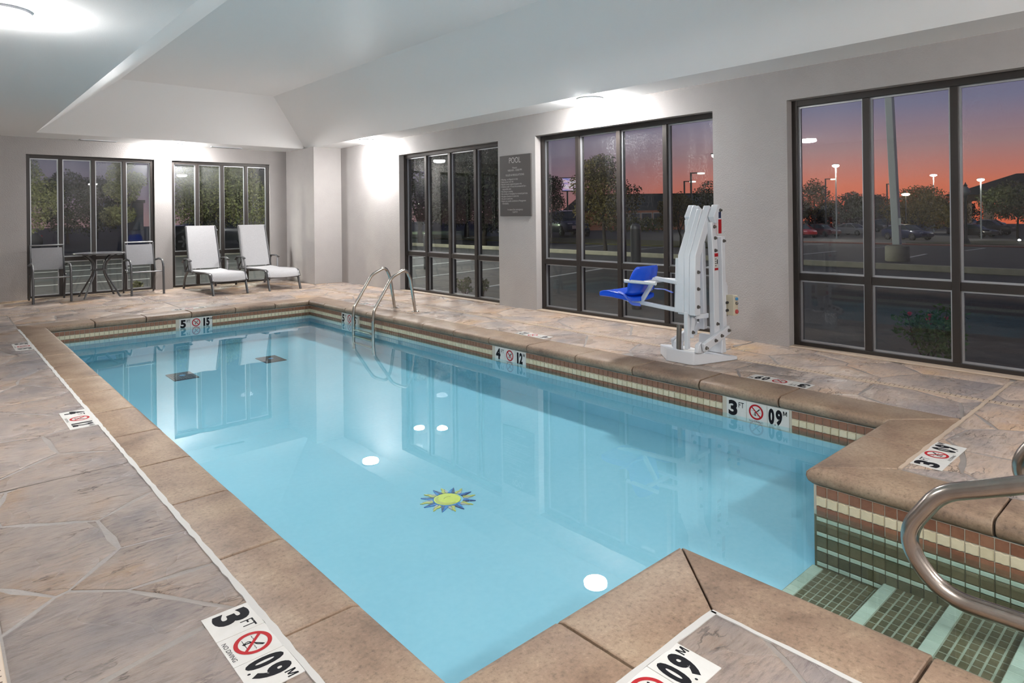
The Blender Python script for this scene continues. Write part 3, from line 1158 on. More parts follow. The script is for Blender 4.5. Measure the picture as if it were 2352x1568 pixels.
# caulk joints beside the coping
def caulk(x0, y0, x1, y1, w, mt, seed):
    r = random.Random(seed)
    L = math.hypot(x1 - x0, y1 - y0)
    n = max(2, int(L / .05))
    dx, dy = (x1 - x0) / L, (y1 - y0) / L
    A, B = [], []
    for i in range(n + 1):
        t = i / n * L
        a = w / 2 + r.uniform(-.3, .3) * w * .5
        b2 = w / 2 + r.uniform(-.3, .3) * w * .5
        A.append((x0 + dx * t - dy * a, y0 + dy * t + dx * a, .0022))
        B.append((x0 + dx * t + dy * b2, y0 + dy * t - dx * b2, .0022))
    G().grid([B, A], (0, 0, -.012)).build('caulk_joint', mt, pool)
caulk(CX0 - .002, CY0 - .1, CX0 - .002, PY1, .022, M['caulk'], 1)
caulk(CX0, CY0 - .006, QX0 - .004, CY0 - .006, .020, M['caulk'], 2)
caulk(QX0 - .004, CY0, QX0 - .004, -.2, .016, M['caulk'], 3)
caulk(QX1 + .01, CY0 - .010, DRX1 - .034, CY0 - .010, .022, M['caulktan'], 4)
caulk(DRX1 + .034, CY0 - .010, XW - .1, CY0 - .010, .022, M['caulktan'], 5)

# water
wg = G()
wg.add([(bx0, by0, ZW), (bx1, by0, ZW), (bx1, by1, ZW), (bx0, by1, ZW), (rx0, ry0, ZW), (rx1, ry0, ZW), (rx1, by0, ZW), (rx0, by0, ZW)],
       [(0, 7, 6, 1, 2, 3), (4, 5, 6, 7)])
wo = wg.build('pool_water', M['water'])
tag(wo, 'still clear blue water filling the swimming pool', 'water', kind='stuff')

# sun mosaic on the pool bottom
yel = mat('yellow_mosaic', (.62, .60, .03), .4, col2=(.72, .68, .08), nscale=30)
gold = mat('gold_mosaic', (.52, .46, .06), .4)
blm = mat('blue_mosaic', (.01, .16, .50), .4)
navy = mat('navy_mosaic', (.012, .03, .14), .4)
pinkm = mat('pale_pink_mosaic', (.45, .38, .36), .4)
sun = thing('sun_mosaic', 'yellow and blue sun mosaic set in the pool bottom', 'mosaic', (2.483, 3.41, ZB))
def flat_piece(name, pts, mt, z=.004):
    G().prism([(p[0], p[1], .0005) for p in pts], (0, 0, z)).build(name, mt, sun, None, True)
R1, R2 = .085, .18
ro = math.radians(42)
def pol(r, a):
    return (r * math.cos(a), r * math.sin(a))
for k in range(8):
    a = ro + k * PI / 4
    for sgn, mt in ((1, blm), (-1, navy)):
        for r0, r1 in ((.098, .14), (.143, R2)):
            w0 = .024 * (1 - max(0, (r0 - .11)) / (R2 - .11 + .001)); w1 = .024 * (1 - (r1 - .11) / (R2 - .11)) if r1 > .11 else .024
            c, s = math.cos(a), math.sin(a)
            q = [(r0, sgn * .0015), (r1, sgn * .0012), (r1, sgn * max(.0018, w1)), (r0, sgn * w0)]
            flat_piece('ray_tile', [(c * u - s * v, s * u + c * v) for u, v in q], mt)
    a += PI / 8
    c, s = math.cos(a), math.sin(a)
    q = [(.098, -.002), (.12, .004), (.14, -.004), (.16, .002), (.183, .012), (.165, .018), (.145, .012), (.125, .022), (.1, .02)]
    flat_piece('flame_tile', [(c * u - s * v, s * u + c * v) for u, v in q], gold)
    q = [(.1, -.018), (.122, -.02), (.14, -.011), (.165, -.003), (.145, -.007), (.122, .0005), (.1, -.005)]
    flat_piece('flame_tile', [(c * u - s * v, s * u + c * v) for u, v in q], pinkm)
for k in range(9):          # blue crescent under the disc
    a0 = ro + PI * 1.02 + k * .32; a1 = a0 + .30
    a0 -= PI * .56; a1 -= PI * .56
    flat_piece('crescent_tile', [pol(.072, a0), pol(.097, a0), pol(.097, (a0 + a1) / 2), pol(.097, a1), pol(.072, a1), pol(.072, (a0 + a1) / 2)], blm)
ds = ro + PI * .5
off = (.006 * math.cos(ds), .006 * math.sin(ds))
flat_piece('disc_tile', [(off[0] + .086 * math.cos(t), off[1] + .086 * math.sin(t)) for t in np.linspace(0, 2 * PI, 29)[:-1]], yel, .0046)
cr = [(off[0] + .078 * math.cos(t), off[1] + .078 * math.sin(t)) for t in np.linspace(1.9, 4.9, 12)]
cr += [(off[0] + .012 + .066 * math.cos(t), off[1] + .004 + .066 * math.sin(t)) for t in np.linspace(4.75, 2.05, 12)]
flat_piece('crescent_face_tile', cr, gold, .0054)
flat_piece('brow_tile', [(off[0] + .012 + .028 * math.cos(t), off[1] + .012 + .02 * math.sin(t)) for t in np.linspace(.2, 2.9, 8)] + [(off[0] + .012 + .024 * math.cos(t), off[1] + .010 + .016 * math.sin(t)) for t in np.linspace(2.8, .3, 8)], gold, .0054)

# main drains
def main_drain(x, y, label):
    t = thing('main_drain', label, 'drain', (x, y, ZB))
    G().box(-.13, .13, -.19, .19, .0005, .008).build('drain_plate', mat('drain_plate_black', (.02, .022, .026), .5), t, None, True)
    g = G()
    for k in range(17):
        yy = -.176 + k * .022
        g.box(-.12, .12, yy - .004, yy + .004, .0081, .012)
    for k in range(11):
        xx = -.12 + k * .024
        g.box(xx - .004, xx + .004, -.18, .18, .0081, .011)
    stuff(g.build('grate', mat('drain_grate', (.05, .045, .045), .5), t, None, True))
    G().lathe([(.032, .012), (.032, .016), (.022, .018)], (0, 0, 0), 16).build('drain_screw_cap', M['bluebtn'], t, None, True)
main_drain(2.19, 8.19, 'black square main drain on the pool bottom, left one')
main_drain(3.29, 8.35, 'black square main drain on the pool bottom, right one nearer the ladder')

# ------------------------------------------------------------------ depth markers
FONTB = .035
def M_GLYPH(x0, x1, y0, y1):
    w = x1 - x0; t = .0055
    xm = (x0 + x1) / 2
    v = [(x0, y0), (x0 + t, y0), (x0 + t, y1), (x0, y1), (x1 - t, y0), (x1, y0), (x1, y1), (x1 - t, y1),
         (x0 + t * .2, y1), (x0 + t * 1.3, y1), (xm + t * .5, y0 + .004), (xm - t * .5, y0 + .004), (x1 - t * 1.3, y1), (x1 - t * .2, y1)]
    return v, [(0, 1, 2, 3), (4, 5, 6, 7), (11, 10, 9, 8), (11, 10, 13, 12)]
def depth_marker(label, org, right, up, ft, mt, L=.46, H=.15, low='NO DIVING', stain=0):
    """three printed tiles; org: lower left corner when read"""
    o = Vector(org); r = Vector(right); u = Vector(up)
    n = r.cross(u)
    t = thing('depth_marker', label, 'marker', o + r * L / 2)
    T = L / 3
    tw = T - .0025
    names = []
    for k in range(3):
        p = o + r * (k * T + .00125)
        tl = G().prism([p, p + r * tw, p + r * tw + u * H, p + u * H], n * .0035).build('marker_tile', M['tilewhite'], t, bevel=.0008)
        p2 = o + r * (k * T + .00125)
        if k in (0, 2):
            g = G()
            if k == 0:
                v, f = text_fit(ft, .016, .016 + .072, .022, .136, .05)
                place2d(g, v, f, p2, r, u, .0038)
                v, f = text_fit('FT', .098, .142, .090, .130, .008)
                place2d(g, v, f, p2, r, u, .0038)
            else:
                v, f = text_fit(mt[0], .024 if mt[0] == '1' else .008, .050 if mt[0] == '1' else .052, .022, .136, .055)
                place2d(g, v, f, p2, r, u, .0038)
                v, f = text_fit(mt[1], .062, .110, .022, .136, .055)
                place2d(g, v, f, p2, r, u, .0038)
                v, f = text_fit('.', .053, .061, .018, .028, .02)
                place2d(g, v, f, p2, r, u, .0038)
                v, f = M_GLYPH(.116, .145, .102, .134)
                place2d(g, v, f, p2, r, u, .0038)
            g.build('lettering', M['ink'], tl)
        else:
            g = G()
            cx, cy, R, rr = .075, .084, .056, .043
            ring_v, ring_f = [], []
            N = 40
            for i in range(N):
                a = 2 * PI * i / N
                ring_v += [(cx + R * math.cos(a), cy + R * math.sin(a)), (cx + rr * math.cos(a), cy + rr * math.sin(a))]
                j = (i + 1) % N
                ring_f.append((2 * i, 2 * j, 2 * j + 1, 2 * i + 1))
            place2d(g, ring_v, ring_f, p2, r, u, .0042)
            s = .7071; hw = .005; q = R - .006
            pts = [(-q * s - hw * s, q * s - hw * s), (q * s - hw * s, -q * s - hw * s), (q * s + hw * s, -q * s + hw * s), (-q * s + hw * s, q * s + hw * s)]
            place2d(g, [(cx + a, cy + b) for a, b in pts], [(0, 1, 2, 3)], p2, r, u, .0044)
            g.build('prohibition_sign', M['red'], tl)
            g = G()
            # diver: body, arms and legs as short strokes, two wave lines
            def stroke(pts, w):
                for (a, b), (c, d) in zip(pts[:-1], pts[1:]):
                    L2 = math.hypot(c - a, d - b) or 1
                    ex, ey = -(d - b) / L2 * w / 2, (c - a) / L2 * w / 2
                    place2d(g, [(cx + a - ex, cy + b - ey), (cx + c - ex, cy + d - ey), (cx + c + ex, cy + d + ey), (cx + a + ex, cy + b + ey)], [(0, 1, 2, 3)], p2, r, u, .0040)
            stroke([(-.006, -.02), (-.004, -.004), (.008, .008), (.027, .026)], .005)
            stroke([(-.004, -.002), (-.014, -.008), (-.012, -.02)], .0035)
            stroke([(.006, .004), (.016, .008), (.028, .022)], .0032)
            stroke([(-.01, -.028), (-.004, -.026), (-.003, -.021), (-.009, -.02), (-.012, -.025)], .004)
            stroke([(-.038 + .006 * i, .006 + (.003 if i % 2 else 0)) for i in range(5)], .0016)
            stroke([(.012 + .006 * i, -.003 + (.003 if i % 2 else 0)) for i in range(5)], .0016)
            stroke([(-.03, -.024), (.03, -.024)], .0018)
            if low:
                v, f = text_fit(low, .022, .128, .007, .021, .004)
                place2d(g, v, f, p2, r, u, .0040)
            g.build('diver_symbol', M['ink'], tl)
    return t
X_, Y_, Z_ = Vector((1, 0, 0)), Vector((0, 1, 0)), Vector((0, 0, 1))
ZD = -.0015
depth_marker('white 3 FT deck marker on the left deck, nearest the camera', (.655, 2.272, ZD), -Y_, X_, '3', '09')
depth_marker('white 4 FT deck marker on the left deck beside the coping', (.657, 5.36, ZD), -Y_, X_, '4', '12', .475)
depth_marker('white 5 FT deck marker at the far end of the left deck', (.657, 8.71, ZD), -Y_, X_, '5', '15', .475)
depth_marker('white 3 FT deck marker lying upside down on the right deck by the lift', (4.99, 2.145, ZD), Y_, -X_, '3', '09', .475)
depth_marker('white 4 FT deck marker lying on the right deck behind the pool', (4.99, 4.91, ZD), Y_, -X_, '4', '12', .475)
depth_marker('white 5 FT deck marker lying on the right deck beside the ladder', (4.99, 8.42, ZD), Y_, -X_, '5', '15', .475)
depth_marker('white 5 FT deck marker on the back deck before the lounge chairs', (3.07, 10.33, ZD), -X_, -Y_, '5', '15', .46)
depth_marker('white 3 FT deck marker on the deck right of the pool steps', (3.79, 1.004, ZD), X_, Y_, '3', '09')
depth_marker('white 3 FT deck marker at the bottom edge, left of the pool steps', (1.235, 1.004, ZD), X_, Y_, '3', '09')
wz = -.236
depth_marker('white 3 FT waterline marker on the right pool wall', (bx1 - .0022, 2.607, wz), -Y_, Z_, '3', '09', .484)
depth_marker('white 4 FT waterline marker in the middle of the right pool wall', (bx1 - .0022, 5.32, wz), -Y_, Z_, '4', '12', .484)
depth_marker('white 5 FT waterline marker partly behind the ladder', (bx1 - .0022, 8.785, wz), -Y_, Z_, '5', '15', .478)
depth_marker('white 5 FT waterline marker on the back pool wall', (2.60, by1 - .0022, wz), X_, Z_, '5', '15', .44)

# ------------------------------------------------------------------ pool ladder
lad = thing('pool_ladder', 'stainless steel pool ladder with two looped rails', 'ladder', (4.7, 7.82, 0))
for yy in (8.09, 7.56):
    path = fillet([(4.985, yy, .002), (4.91, yy, .46), (4.84, yy, .60), (4.62, yy, .50), (4.345, yy, .085), (4.33, yy, -.05), (4.33, yy, ZB + .03)],
                  [0, .25, .12, .2, .15, .1, 0], 8)
    G().tube(path, .0215, 16).build('rail', M['steel'], lad, 60)
    G().lathe([(.055, 0.001), (.055, .008), (.03, .014)], (4.985, yy, 0), 20).build('floor_flange', M['steel'], lad, 40)
for z in (-.225, -.31, -.40):
    g = G()
    g.box(4.30, 4.36, 7.58, 8.07, z - .008, z + .008)
    g.build('tread', M['steel_dark'], lad, bevel=.004)
# ------------------------------------------------------------------ stair handrails
def stair_rail(x, label, dy=0):
    t = thing('stair_handrail', label, 'handrail', (x, -.30 + dy, 0))
    path2 = fillet([(x, -.30, .001), (x, -.30, .83), (x, .62, .44), (x, .73, .27), (x, .62, .125), (x, .35, .135), (x, -.30, .15)],
                   [0, .12, .16, .2, .16, .2, 0], 10)
    path2 = [p + Vector((0, dy, 0)) for p in path2]
    G().tube(path2, .0262, 22).build('rail', M['steel_dark'], t, 60)
    G().lathe([(.065, 0.001), (.065, .010), (.034, .018)], (x, -.30 + dy, 0), 22).build('floor_flange', M['steel_dark'], t, 40)
stair_rail(2.32, 'large bent stainless handrail over the steps, cut by the right edge')
stair_rail(3.27, 'second stainless handrail on the far side of the steps, barely in view', -.11)

# ------------------------------------------------------------------ pool lift
lift = thing('pool_lift', 'white pool lift with a blue plastic seat on the right deck', 'pool lift', (5.15, 3.2, 0))
W = M['white_metal']
g = G()
base = [(4.885, 3.40), (4.885, 3.17), (4.90, 3.13), (4.94, 3.11), (5.365, 2.985), (5.375, 3.06), (5.365, 3.60), (5.10, 3.62)]
n = len(base)
bt = [(4.885, 3.40, .125), (4.885, 3.17, .115), (4.90, 3.13, .112), (4.94, 3.11, .108), (5.365, 2.985, .035), (5.375, 3.06, .03), (5.365, 3.60, .05), (5.10, 3.62, .09)]
g.add([(p[0], p[1], .001) for p in base] + bt, [tuple(range(n - 1, -1, -1)), tuple(range(n, 2 * n))] + [(i, (i + 1) % n, n + (i + 1) % n, n + i) for i in range(n)])
g.build('base_cover', W, lift, 30, bevel=.008)
def pbar(name, pts, w, h, up=(0, 1, 0), m=W, bev=.006):
    g = G()
    for a, b in zip(pts[:-1], pts[1:]):
        g.bar(a, b, w, h, up)
    return g.build(name, m, lift, bevel=bev)
def plate(name, pts, y0, y1, m=W, bev=.006):
    return G().prism([(p[0], y0, p[1]) for p in pts], (0, y1 - y0, 0)).build(name, m, lift, 30, bevel=bev)
def band(pts, w):
    """outline of a constant-width strip along a polyline in x-z"""
    L, Rr = [], []
    for i, p in enumerate(pts):
        a = Vector(pts[max(0, i - 1)]); b = Vector(pts[min(len(pts) - 1, i + 1)])
        d = (b - a).normalized()
        nn = Vector((-d.y, d.x)) * w / 2
        L.append(tuple(Vector(p) + nn)); Rr.append(tuple(Vector(p) - nn))
    return L + Rr[::-1]
# twin mast plates
plate('mast_post', band([(5.20, .20), (5.19, .9), (5.165, 1.235)], .085), 3.085, 3.135)
plate('mast_post', band([(5.20, .20), (5.19, .9), (5.165, 1.255)], .085), 3.31, 3.36)
plate('rear_post', band([(5.345, .24), (5.33, 1.10)], .06), 3.09, 3.15)
plate('rear_post', band([(5.345, .24), (5.33, 1.04)], .06), 3.29, 3.34)
# bent lifting arms
for y0, y1 in ((3.125, 3.185), (3.235, 3.30)):
    plate('lifting_arm', band([(4.955, .425), (4.965, .93), (5.20, 1.36)], .085), y0, y1)
plate('arm_web', [(4.915, .43), (4.955, .43), (4.965, .93), (5.17, 1.33), (5.13, 1.35), (4.92, .94)], 3.185, 3.235)
# inner struts
plate('strut', band([(4.965, .22), (5.14, 1.20)], .055), 3.19, 3.235)
plate('strut', band([(5.03, .25), (5.155, 1.05)], .045), 3.245, 3.29)
pbar('actuator', [(4.925, 3.215, .13), (4.925, 3.215, .45)], .04, .04)
G().tube([(4.92, 3.30, .10), (4.935, 3.30, .33)], .022, 12).build('piston', M['bolt'], lift, 50)
# top cap
plate('top_plate', [(5.12, 1.28), (5.19, 1.385), (5.225, 1.385), (5.255, 1.33), (5.24, 1.24), (5.16, 1.22)], 3.06, 3.12)
plate('top_plate', [(5.12, 1.28), (5.19, 1.385), (5.225, 1.385), (5.255, 1.33), (5.24, 1.24), (5.16, 1.22)], 3.30, 3.36)
# foot links
plate('foot_link', band([(4.945, .155), (5.36, .265)], .075), 3.05, 3.085)
plate('foot_link', band([(4.945, .155), (5.36, .265)], .075), 3.36, 3.395)
plate('foot_bracket', [(4.90, .11), (5.0, .10), (5.0, .17), (4.96, .20), (4.91, .18)], 3.09, 3.13)
plate('foot_bracket', [(4.90, .11), (5.0, .10), (5.0, .17), (4.96, .20), (4.91, .18)], 3.30, 3.35)
plate('foot_bracket', [(5.30, .05), (5.38, .05), (5.36, .20), (5.31, .20)], 3.10, 3.34)
pbar('cross_tube', [(5.0, 3.19, .40), (5.0, 3.19, .405), (5.20, 3.19, .395)], .04, .045)
# bolts on the faces towards the camera
def bolt(x, z, y):
    G().lathe([(.016, 0), (.016, -.006), (.010, -.007), (.010, -.02), (.004, -.022)], (x, y, z), 10, 'y').build('bolt', M['bolt'], lift, 40)
for x, z, y in ((5.165, 1.19, 3.085), (5.178, 1.09, 3.085), (5.18, .98, 3.085), (5.20, .33, 3.085),
                (5.225, 1.335, 3.06), (4.965, .80, 3.125), (4.962, .655, 3.125), (4.958, .50, 3.125), (4.975, .27, 3.19),
                (4.96, .155, 3.05), (5.11, .20, 3.05), (5.21, .228, 3.05), (5.33, .26, 3.05), (5.33, 1.06, 3.09), (4.94, .165, 3.36)):
    bolt(x, z, y)
# control box
plate('box_mount', [(5.375, .36), (5.45, .36), (5.45, .64), (5.43, .68), (5.39, .68), (5.375, .66)], 3.12, 3.15)
cb = G().box(5.39, 5.465, 3.03, 3.12, .385, .565).build('control_box', M['beige'], lift, bevel=.006)
for z, m, rr in ((.535, M['bluebtn'], .014), (.495, M['bolt'], .013), (.42, M['redplastic'], .019)):
    G().lathe([(rr, 0), (rr, -.012), (rr * .6, -.018)], (5.43, 3.03, z), 14, 'y').build('button', m, cb, 40)
for z in (.50, .43):
    G().lathe([(.012, 0), (.012, -.03), (.008, -.036)], (5.39, 3.09, z), 10, 'x').build('cable_gland', M['black'], cb, 40)
# warning labels (flat print)
lb = G().box(5.165, 5.225, 3.0835, 3.0848, .80, .96).build('warning_label', M['tilewhite'], lift)
G().box(5.166, 5.224, 3.0825, 3.0833, .925, .955).build('label_band', M['red'], lb)
G().box(5.166, 5.224, 3.0825, 3.0833, .805, .825).build('label_band', M['red'], lb)
g = G()
for k in range(4):
    g.box(5.172, 5.196, 3.0825, 3.0833, .842 + k * .02, .848 + k * .02)
g.box(5.203, 5.216, 3.0825, 3.0833, .86, .9)
g.build('label_text', M['ink'], lb)
G().box(5.195, 5.245, 3.0585, 3.0598, 1.13, 1.255).build('warning_label', M['red'], lift)
G().box(5.2, 5.24, 3.0585, 3.0598, 1.265, 1.32).build('maker_label', mat('navy_label', (.02, .03, .08), .5), lift)
# seat frame
pbar('seat_frame', [(4.93, 3.30, .70), (4.93, 3.545, .725)], .035, .035, (0, 0, 1))
pbar('seat_frame', [(4.93, 3.545, .725), (4.93, 3.70, .505)], .035, .035, (1, 0, 0))
pbar('seat_frame', [(4.93, 3.28, .455), (4.93, 3.86, .50)], .035, .035, (0, 0, 1))
pbar('seat_frame', [(4.93, 3.86, .50), (4.93, 4.00, .53)], .03, .03, (0, 0, 1))
plate('frame_plate', [(4.905, .44), (4.955, .44), (4.965, .90), (4.93, .92)], 3.24, 3.33)
# flip-up armrests
for xx in (4.735, 5.10):
    G().tube([(xx, 3.40, .70), (xx, 3.74, .70)], .016, 12).build('armrest', W, lift, 50)
    G().lathe([(.0165, 0), (.0165, .012)], (xx, 3.74, .70), 12, 'y').build('armrest_cap', M['black'], lift, 50)
G().box(4.75, 5.10, 3.52, 3.55, .685, .715).build('armrest_bar', W, lift, bevel=.005)
G().box(5.00, 5.12, 3.33, 3.38, .68, .73).build('belt_buckle', M['bluebtn'], lift, bevel=.004)
# blue seat shell: pan curving up into the back
prof = [(4.04, .560), (4.03, .585), (3.93, .575), (3.83, .56), (3.75, .558), (3.70, .585), (3.672, .64), (3.645, .72), (3.615, .80), (3.60, .835)]
rows_ = []
for (py_, pz_) in prof:
    row = []
    for k in range(9):
        t = (k - 4) / 4
        hw = .205
        if pz_ > .78:
            hw = .205 - (pz_ - .78) * .9
        if pz_ < .563 and py_ > 4.0:
            hw = .19
        edge = abs(t) ** 3
        yy = py_ + (.035 * edge if pz_ > .6 else 0)
        zz = pz_ + (.022 * edge if (pz_ <= .6 and py_ < 4.03) else 0)
        row.append((4.925 + t * hw, yy, zz))
    rows_.append(row)
so = G().grid(rows_).build('seat', M['blue'], lift, 70)
md = so.modifiers.new('solid', 'SOLIDIFY'); md.thickness = .024; md.offset = 0
md = so.modifiers.new('sub', 'SUBSURF'); md.levels = 1; md.render_levels = 2
pan = [[(4.92 + u * .195, 3.69 + .35 * f, .545 + .03 * f + .022 * abs(u) ** 3 + (.012 * max(0, f - .7) / .3 * -1)) for u in np.linspace(-1, 1, 9)] for f in np.linspace(0, 1, 6)]
po = G().grid(pan, (0, 0, -.042)).build('seat_pan', M['blue'], lift, 50, bevel=.010)
g = G()
g.tube(fillet([(4.72, 3.80, .60), (4.715, 3.73, .58), (4.73, 3.66, .50), (4.80, 3.62, .49)], .04, 4), .022, 8, flat=(.25, 1))
g.tube(fillet([(5.13, 3.80, .60), (5.135, 3.70, .60), (5.15, 3.60, .60), (5.16, 3.52, .575)], .04, 4), .020, 8, flat=(.25, 1))
g.build('seat_strap', M['strap'], lift, 50)

# ------------------------------------------------------------------ chaise lounges (foot at y 0, head towards +y)
def lounger(name, label, loc, rz):
    t = thing(name, label, 'lounge chair', loc, rz, None)
    C1 = M['charcoal']
    hw = .285
    # side rails: seat rail with the waterfall front, and legs
    for sx in (-1, 1):
        x = sx * hw
        G().tube(fillet([(x, .05, .24), (x, .12, .355), (x, .45, .365), (x, 1.62, .335)], [0, .1, .3, 0], 6), .022, 10, flat=(.7, 1.2)).build('side_rail', C1, t, 50, True)
        G().tube(fillet([(x, .20, .33), (x, .10, .22), (x, .0, .0)], [0, .2, 0], 6), .02, 10).build('leg', C1, t, 50, True)
        G().tube(fillet([(x, 1.45, .34), (x, 1.62, .22), (x, 1.72, .0)], [0, .25, 0], 6), .02, 10).build('leg', C1, t, 50, True)
        xa = sx * (hw + .045)
        G().tube(fillet([(xa, 1.58, .50), (xa, 1.48, .565), (xa, 1.25, .575), (xa, 1.12, .545)], [0, .1, .15, 0], 5), .022, 10, flat=(.6, 1.3)).build('armrest', C1, t, 50, True)
        G().tube([(xa, 1.16, .555), (x + sx * .02, 1.10, .30)], .018, 10).build('arm_post', M['charcoal2'], t, 50, True)
        G().tube([(xa, 1.52, .545), (x + sx * .02, 1.50, .32)], .018, 10).build('arm_post', C1, t, 50, True)
        G().tube([(x * .98, 1.38, .365), (x * .93, 1.63, 1.165)], .017, 10).build('back_rail', C1, t, 50, True)
        G().tube([(x * .95, 1.43, .50), (x * .98, 1.60, .34)], .012, 8).build('back_stay', C1, t, 50, True)
    G().tube([(-hw, .07, .235), (hw, .07, .235)], .016, 10).build('front_bar', C1, t, 50, True)
    G().tube([(-hw, 1.62, .335), (hw, 1.62, .335)], .016, 10).build('rear_bar', C1, t, 50, True)
    G().tube([(-hw, 1.0, .32), (hw, 1.0, .32)], .016, 10).build('cross_bar', C1, t, 50, True)
    # sling seat and back
    pr = [(.045, .25), (.065, .30), (.11, .36), (.2, .378), (.5, .372), (.9, .358), (1.37, .37)]
    rows = [[(u * (hw - .015), y + .0, z - .012 * (1 - u * u)) for u in np.linspace(-1, 1, 7)] for y, z in pr]
    so = G().grid(rows, (0, 0, -.008)).build('seat_sling', M['sling'], t, 60, True)
    rows = []
    for k in range(8):
        f = k / 7
        y = 1.385 + .25 * f; z = .385 + .795 * f
        w = (hw - .012) * (1 - .04 * f)
        rows.append([(u * w, y + .012 * (1 - u * u), z) for u in np.linspace(-1, 1, 7)])
    G().grid(rows, (0, .010, 0)).build('back_sling', M['sling'], t, 60, True)
    return t
lounger('lounge_chair', 'white sling lounge chair, the left one nearer the bistro set', (3.88, 11.57, 0), 0)
lounger('lounge_chair', 'white sling lounge chair, the right one beside the corner column', (4.84, 11.57, 0), math.radians(0))

# ------------------------------------------------------------------ sling armchairs and bistro table
def armchair(label, loc, rz):
    t = thing('armchair', label, 'chair', loc, rz)
    C1 = M['charcoal']
    for sx in (-1, 1):
        x = sx * .25
        G().tube(fillet([(x, -.02, 0), (x, .0, .50), (x, .08, .60), (x, .30, .61), (x, .52, .58)], [0, .12, .12, .2, 0], 7), .018, 12).build('front_leg', C1, t, 50, True)
        xb = sx * .225
        G().tube(fillet([(xb, .0, .40), (xb, .44, .37), (xb, .56, .60), (xb, .62, .90)], [0, .1, .3, 0], 7), .014, 10).build('back_frame', C1, t, 50, True)
        G().tube(fillet([(sx * .235, .46, .42), (sx * .24, .58, .25), (sx * .24, .66, 0)], [0, .2, 0], 5), .015, 10).build('rear_leg', C1, t, 50, True)
    G().tube([(-.225, .62, .90), (.225, .62, .90)], .013, 10).build('top_rail', M['charcoal2'], t, 50, True)
    G().tube([(-.25, .0, .40), (.25, .0, .40)], .011, 10).build('front_bar', M['charcoal2'], t, 50, True)
    G().tube([(-.225, .44, .37), (.225, .44, .37)], .011, 10).build('rear_bar', C1, t, 50, True)
    rows = [[(u * .215, .01 + .42 * f, .405 - .03 * f - .012 * (1 - u * u)) for u in np.linspace(-1, 1, 5)] for f in np.linspace(0, 1, 4)]
    G().grid(rows, (0, 0, -.004)).build('seat_sling', M['sheer'], t, 60, True)
    rows = [[(u * .21, .50 + .105 * f, .50 + .36 * f) for u in np.linspace(-1, 1, 5)] for f in np.linspace(0, 1, 4)]
    G().grid(rows, (0, .004, 0)).build('back_sling', M['sheer'], t, 60, True)
    return t
armchair('grey metal sling armchair left of the round bistro table', (1.48, 12.62, 0), 0)
armchair('grey metal sling armchair right of the round bistro table', (2.85, 12.67, 0), 0)
tb = thing('bistro_table', 'round grey metal bistro table between two armchairs', 'table', (2.19, 13.02, 0))
G().lathe([(.36, .725), (.385, .73), (.39, .742), (.385, .752), (.36, .755)], (0, 0, 0), 40).build('table_top', M['tabletop'], tb, 40, True)
for k in range(4):
    a = PI / 4 + k * PI / 2
    c, s = math.cos(a), math.sin(a)
    G().tube(fillet([(c * .31, s * .31, .725), (c * .12, s * .12, .60), (c * .10, s * .10, .42), (c * .37, s * .37, 0.0)], [0, .2, .25, 0], 7), .015, 10).build('leg', M['charcoal'], tb, 50, True)
ring = [(.125 * math.cos(2 * PI * k / 24), .125 * math.sin(2 * PI * k / 24), .46) for k in range(25)]
G().tube(ring, .009, 8, cap=False).build('leg_ring', M['charcoal'], tb, 50, True)

# ------------------------------------------------------------------ pool rules sign
sg = thing('pool_sign', 'dark POOL rules sign on the right wall between two windows', 'sign', (XW, 6.855, 1.30))
G().box(XW - .02, XW - .001, 6.527, 7.183, 1.302, 2.168).build('sign_panel', M['sign'], sg, bevel=.003)
def sign_line(txt, yc, z, size, align, bold=0.0, sx=.92):
    vs, fs = text_mesh(txt, size, bold, sx, align)
    g = G()
    place2d(g, vs, fs, (XW - .02, yc, z), (0, -1, 0), (0, 0, 1), .0012)
    g.build('lettering', M['signtext'], sg)
sign_line('POOL', 6.855, 2.055, .115, 'CENTER', 0, .82)
for txt, z in (('Hours:', 1.975), ('9:00 AM - 10:00 PM', 1.938), ('RULES & REGULATIONS', 1.872)):
    sign_line(txt, 6.855, z, .04, 'CENTER')
for k, txt in enumerate(('\u2022 Warning - no lifeguard on duty', '\u2022 Swim at your own risk', '\u2022 Pool for use by registered guests only',
                         '\u2022 Children under 14 must be accompanied by a', '    responsible adult', '\u2022 No diving or jumping',
                         '\u2022 No running or horseplay in or around pool area', '\u2022 No glass containers in pool area', '\u2022 No pets in pool area',
                         '\u2022 Report any unsafe conditions to Management', '    immediately')):
    sign_line(txt, 7.16, 1.815 - k * .0345, .035, 'LEFT', 0, .80)
sign_line('In case of an emergency', 6.855, 1.382, .036, 'CENTER')
sign_line('Call 911', 6.855, 1.346, .036, 'CENTER')

# ================================================================== outside
ZG = -.15
def gz(x, y):
    """height of the ground: the lot falls away towards the right of the view"""
    if x <= 22:
        return ZG
    f = float(np.interp(x, [22, 66, 80, 130], [0, 1.2, 1.45, 1.55]))
    t = min(1.0, max(0.0, (y / x - .47) / .15))
    return ZG - f * (1 - t * t * (3 - 2 * t))
g = G().box(-60, 22, YW + .26, 150, ZG - .3, ZG).box(XW + .26, 22, -60, YW + .26, ZG - .3, ZG)
gx = list(np.linspace(22, 82, 31)) + list(np.linspace(86, 170, 15)); gy = np.linspace(-60, 150, 85)
g.grid([[(float(x), float(y), gz(x, y)) for y in gy] for x in gx], (0, 0, -.3))
gnd = struct(g.build('ground', M['asphalt']))
def drape(name, x0, x1, y0, y1, h, m, nx=6, ny=24):
    return struct(G().grid([[(float(x), float(y), gz(x, y) + h) for y in np.linspace(y0, y1, ny)] for x in np.linspace(x0, x1, nx)], (0, 0, -h - .05)).build(name, m))
